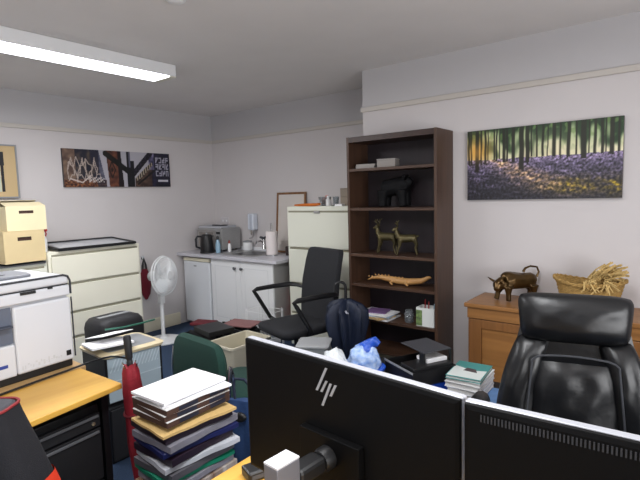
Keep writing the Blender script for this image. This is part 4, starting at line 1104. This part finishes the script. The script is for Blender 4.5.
# ------------------------------------------------------------------ the paper stack
def slab(w, l, h, sag=.0, n=10, seed=0., curl=.0):
    g = G(); top = []; bot = []
    for j in range(n + 1):
        for i in range(n + 1):
            u, v = i / n * 2 - 1, j / n * 2 - 1
            dz = -sag * max(abs(u), abs(v)) ** 3 + curl * noise.noise(Vector((u * 1.7 + seed, v * 1.7, seed)))
            top.append((u * w / 2, v * l / 2, h + dz)); bot.append((u * w / 2, v * l / 2, dz))
    W_ = n + 1; o_ = len(top); fs = []
    for j in range(n):
        for i in range(n):
            a = j * W_ + i; fs += [(a, a + 1, a + W_ + 1, a + W_), (o_ + a, o_ + a + W_, o_ + a + W_ + 1, o_ + a + 1)]
    per = list(range(W_)) + [j * W_ + n for j in range(1, W_)] + [n * W_ + i for i in range(n - 1, -1, -1)] + [j * W_ for j in range(n - 1, 0, -1)]
    for k in range(len(per)):
        a, b = per[k], per[(k + 1) % len(per)]; fs.append((b, a, o_ + a, o_ + b))
    return g.add(top + bot, fs)
SX, SY = 3.395, -3.02
M_sheer = mat('clear_sleeve', '#8c8a94', .2, spec=.8, noise_amt=.35, nscale=7)
M_grn = mat('green_folder', '#157a5d', .4)
M_prp = mat('purple_black_folder', '#2b1e2c', .4, noise_amt=.4, nscale=9)
M_nvf = mat('navy_folder', '#1a2050', .4)
M_whb = mat('white_film', '#cfd2da', .3, noise_amt=.3, nscale=6)
M_strp = mat('striped_carton', '#6b4a30', .6, color2='#b9b4b0', nscale=7, stretch=(.1, 3, .1))
t = thing('archive_box', 'brown archive box at the foot of the paper stack', 'box', (SX + .01, SY, 0), R(2))
box('carton', -.12, .12, -.17, .17, 0, .40, M_card, t, .003)
box('lid', -.12, .12, -.17, .17, .4005, .432, M_strp, t, .003)
z = .433
def layer(nm, label, cat, w, l, h, m, rz, dx=0, dy=0, sag=0, seed=1., curl=0.):
    global z
    o = obj(nm, slab(w, l, h, sag, 10, seed, curl), m, None, smooth=True, auto=40)
    tag(o, label, cat, 'papers and folders in the tall stack', (SX + dx, SY + dy, z), R(rz)); z += h + .0065
    return o
L5 = (.008, 2., .006)
z += .014
layer('plastic_folder', 'grey plastic folder lowest of the folders in the stack', 'folder', .23, .31, .022, M_sheer, 2, .008, 0, *L5)
layer('document_folder', 'bright green folder in the lower half of the tall stack', 'folder', .235, .33, .016, M_grn, -4, .0, .0, *L5)
layer('plastic_folder', 'dull grey folder just above the green folder', 'folder', .25, .32, .026, mat('dull_grey_folder', '#5c5a60', .4, noise_amt=.3, nscale=5), 2, 0, 0, *L5)
layer('mailing_bag', 'white glossy mailing bag jutting right from the stack', 'bag', .24, .345, .020, M_whb, -6, .012, .012, *L5)
layer('document_folder', 'dark grey-violet folder in the middle of the stack', 'folder', .25, .31, .028, M_prp, 2, 0, 0, *L5)
layer('document_folder', 'navy blue folder under the clear sleeve', 'folder', .24, .35, .018, M_nvf, -5, .005, .012, *L5)
layer('plastic_sleeve', 'clear plastic sleeve with papers above the navy folder', 'sleeve', .25, .345, .026, M_sheer, 2, .005, .01, *L5)
layer('plastic_folder', 'black and purple folder below the tan envelope', 'folder', .255, .32, .022, M_prp, -2, -.005, 0, *L5)
layer('envelope', 'tan manila envelope beneath the brown file boxes', 'envelope', .25, .34, .010, mat('manila', '#c9a86c', .75), -4, .012, .0, *L5)
z += .006
for k in range(3):
    o = obj('file_box', G().box(-.115, .115, -.155, .155, 0, .021, 0).box(-.116, .116, -.156, .156, .0212, .0238, 1).box(.1155, .1165, -.10, -.01, .003, .018, 2).box(.1155, .1165, .05, .13, .003, .018, 2), [M_brownbox, M_pages, mat('navy_spine', '#1d2030', .5)], None)
    tag(o, ['brown file box, lowest of the three under the white papers', 'brown file box, middle of the three under the white papers', 'brown file box, topmost directly under the white papers'][k], 'file box', 'papers and folders in the tall stack', (SX, SY, z), R((1, -2, 1)[k])); z += .0242
layer('paper_sheaf', 'skewed white paper sheaf under the topmost sheets', 'papers', .215, .305, .008, M_whitep, -9, .012, .012)
layer('paper_sheaf', 'bright white paper sheaf topmost on the tall stack', 'papers', .215, .31, .010, M_whitep, 2, -.005, -.005)

# blue bag beside the green chair
t = thing('tote_bag', 'blue cloth bag hanging at the right of the green chair', 'bag', (3.345, -2.62, .16), R(25))
g = G(); rings = []
for k, (z_, w, d) in enumerate(((0, .085, .03), (.04, .1, .045), (.2, .105, .045), (.34, .10, .035), (.41, .09, .02))):
    rings.append([(w * math.cos(a) * (1 + .08 * math.sin(3 * a + k)), d * math.sin(a) * (1 + .25 * math.sin(6 * a + k)), z_) for a in [2 * PI * i / 28 for i in range(28)]])
g.loft(rings); obj('bag_body', g, M_blue, t, smooth=True, auto=70)
obj('handle', G().tube([(-.06, 0, .40), (-.075, .02, .46), (-.07, .03, .5), (-.02, .03, .50), (.03, .01, .46), (.05, 0, .40)], .008, 6), M_navy, t, smooth=True)
obj('dark_clasp', G().ball((-.02, -.045, .34), (.035, .015, .025), 12), M_black, t, smooth=True)

# ------------------------------------------------------------------ lights
def area(name, loc, rot, sx, sy, power, color=(1, 1, 1)):
    l = bpy.data.lights.new(name, 'AREA'); l.shape = 'RECTANGLE'; l.size = sx; l.size_y = sy; l.energy = power; l.color = color
    o = bpy.data.objects.new(name, l); COL.objects.link(o); o.location = loc; o.rotation_euler = rot; return o
area('batten_lamp', (1.64, -2.9, 2.50), (0, 0, 0), .2, 2.1, 48, (.97, .98, 1))
area('second_batten_lamp', (4.3, -3.2, 2.52), (0, 0, 0), .2, 2.0, 46, (.97, .98, 1))
area('window_daylight', (XR - .1, -3.3, 1.40), (0, R(100), 0), 1.5, 2.6, 95, (.97, .98, 1))
area('rear_ceiling_fill', (3.4, YN + .15, 1.2), (R(106), 0, 0), 2.0, 1.2, 26, (.97, .98, 1))  # added fill lamp, tilted up to lift the ceiling; no window in this wall
w = bpy.data.worlds.new('World'); SC.world = w; w.use_nodes = True
w.node_tree.nodes['Background'].inputs['Color'].default_value = (.6, .65, .75, 1)
w.node_tree.nodes['Background'].inputs['Strength'].default_value = .15

# ------------------------------------------------------------------ camera
cam = bpy.data.cameras.new('Camera'); cam.sensor_width = 36; cam.lens = 477.68 / 640 * 36; cam.clip_start = .02
co = bpy.data.objects.new('Camera', cam); COL.objects.link(co)
fw = Vector((-0.61587424, 0.78218521, -0.09426139)); rt = Vector((0.78701486, 0.61629564, -0.02805865)); up = Vector((-0.03614582, 0.09146572, 0.995152))
mx = Matrix.Identity(4)
for i in range(3): mx[i][0] = rt[i]; mx[i][1] = up[i]; mx[i][2] = -fw[i]
mx.translation = Vector((5.04398, -4.16001, 1.56095))
co.matrix_world = mx
SC.camera = co
SC.view_settings.view_transform = 'Standard'
SC.view_settings.look = 'None'
SC.view_settings.exposure = 0
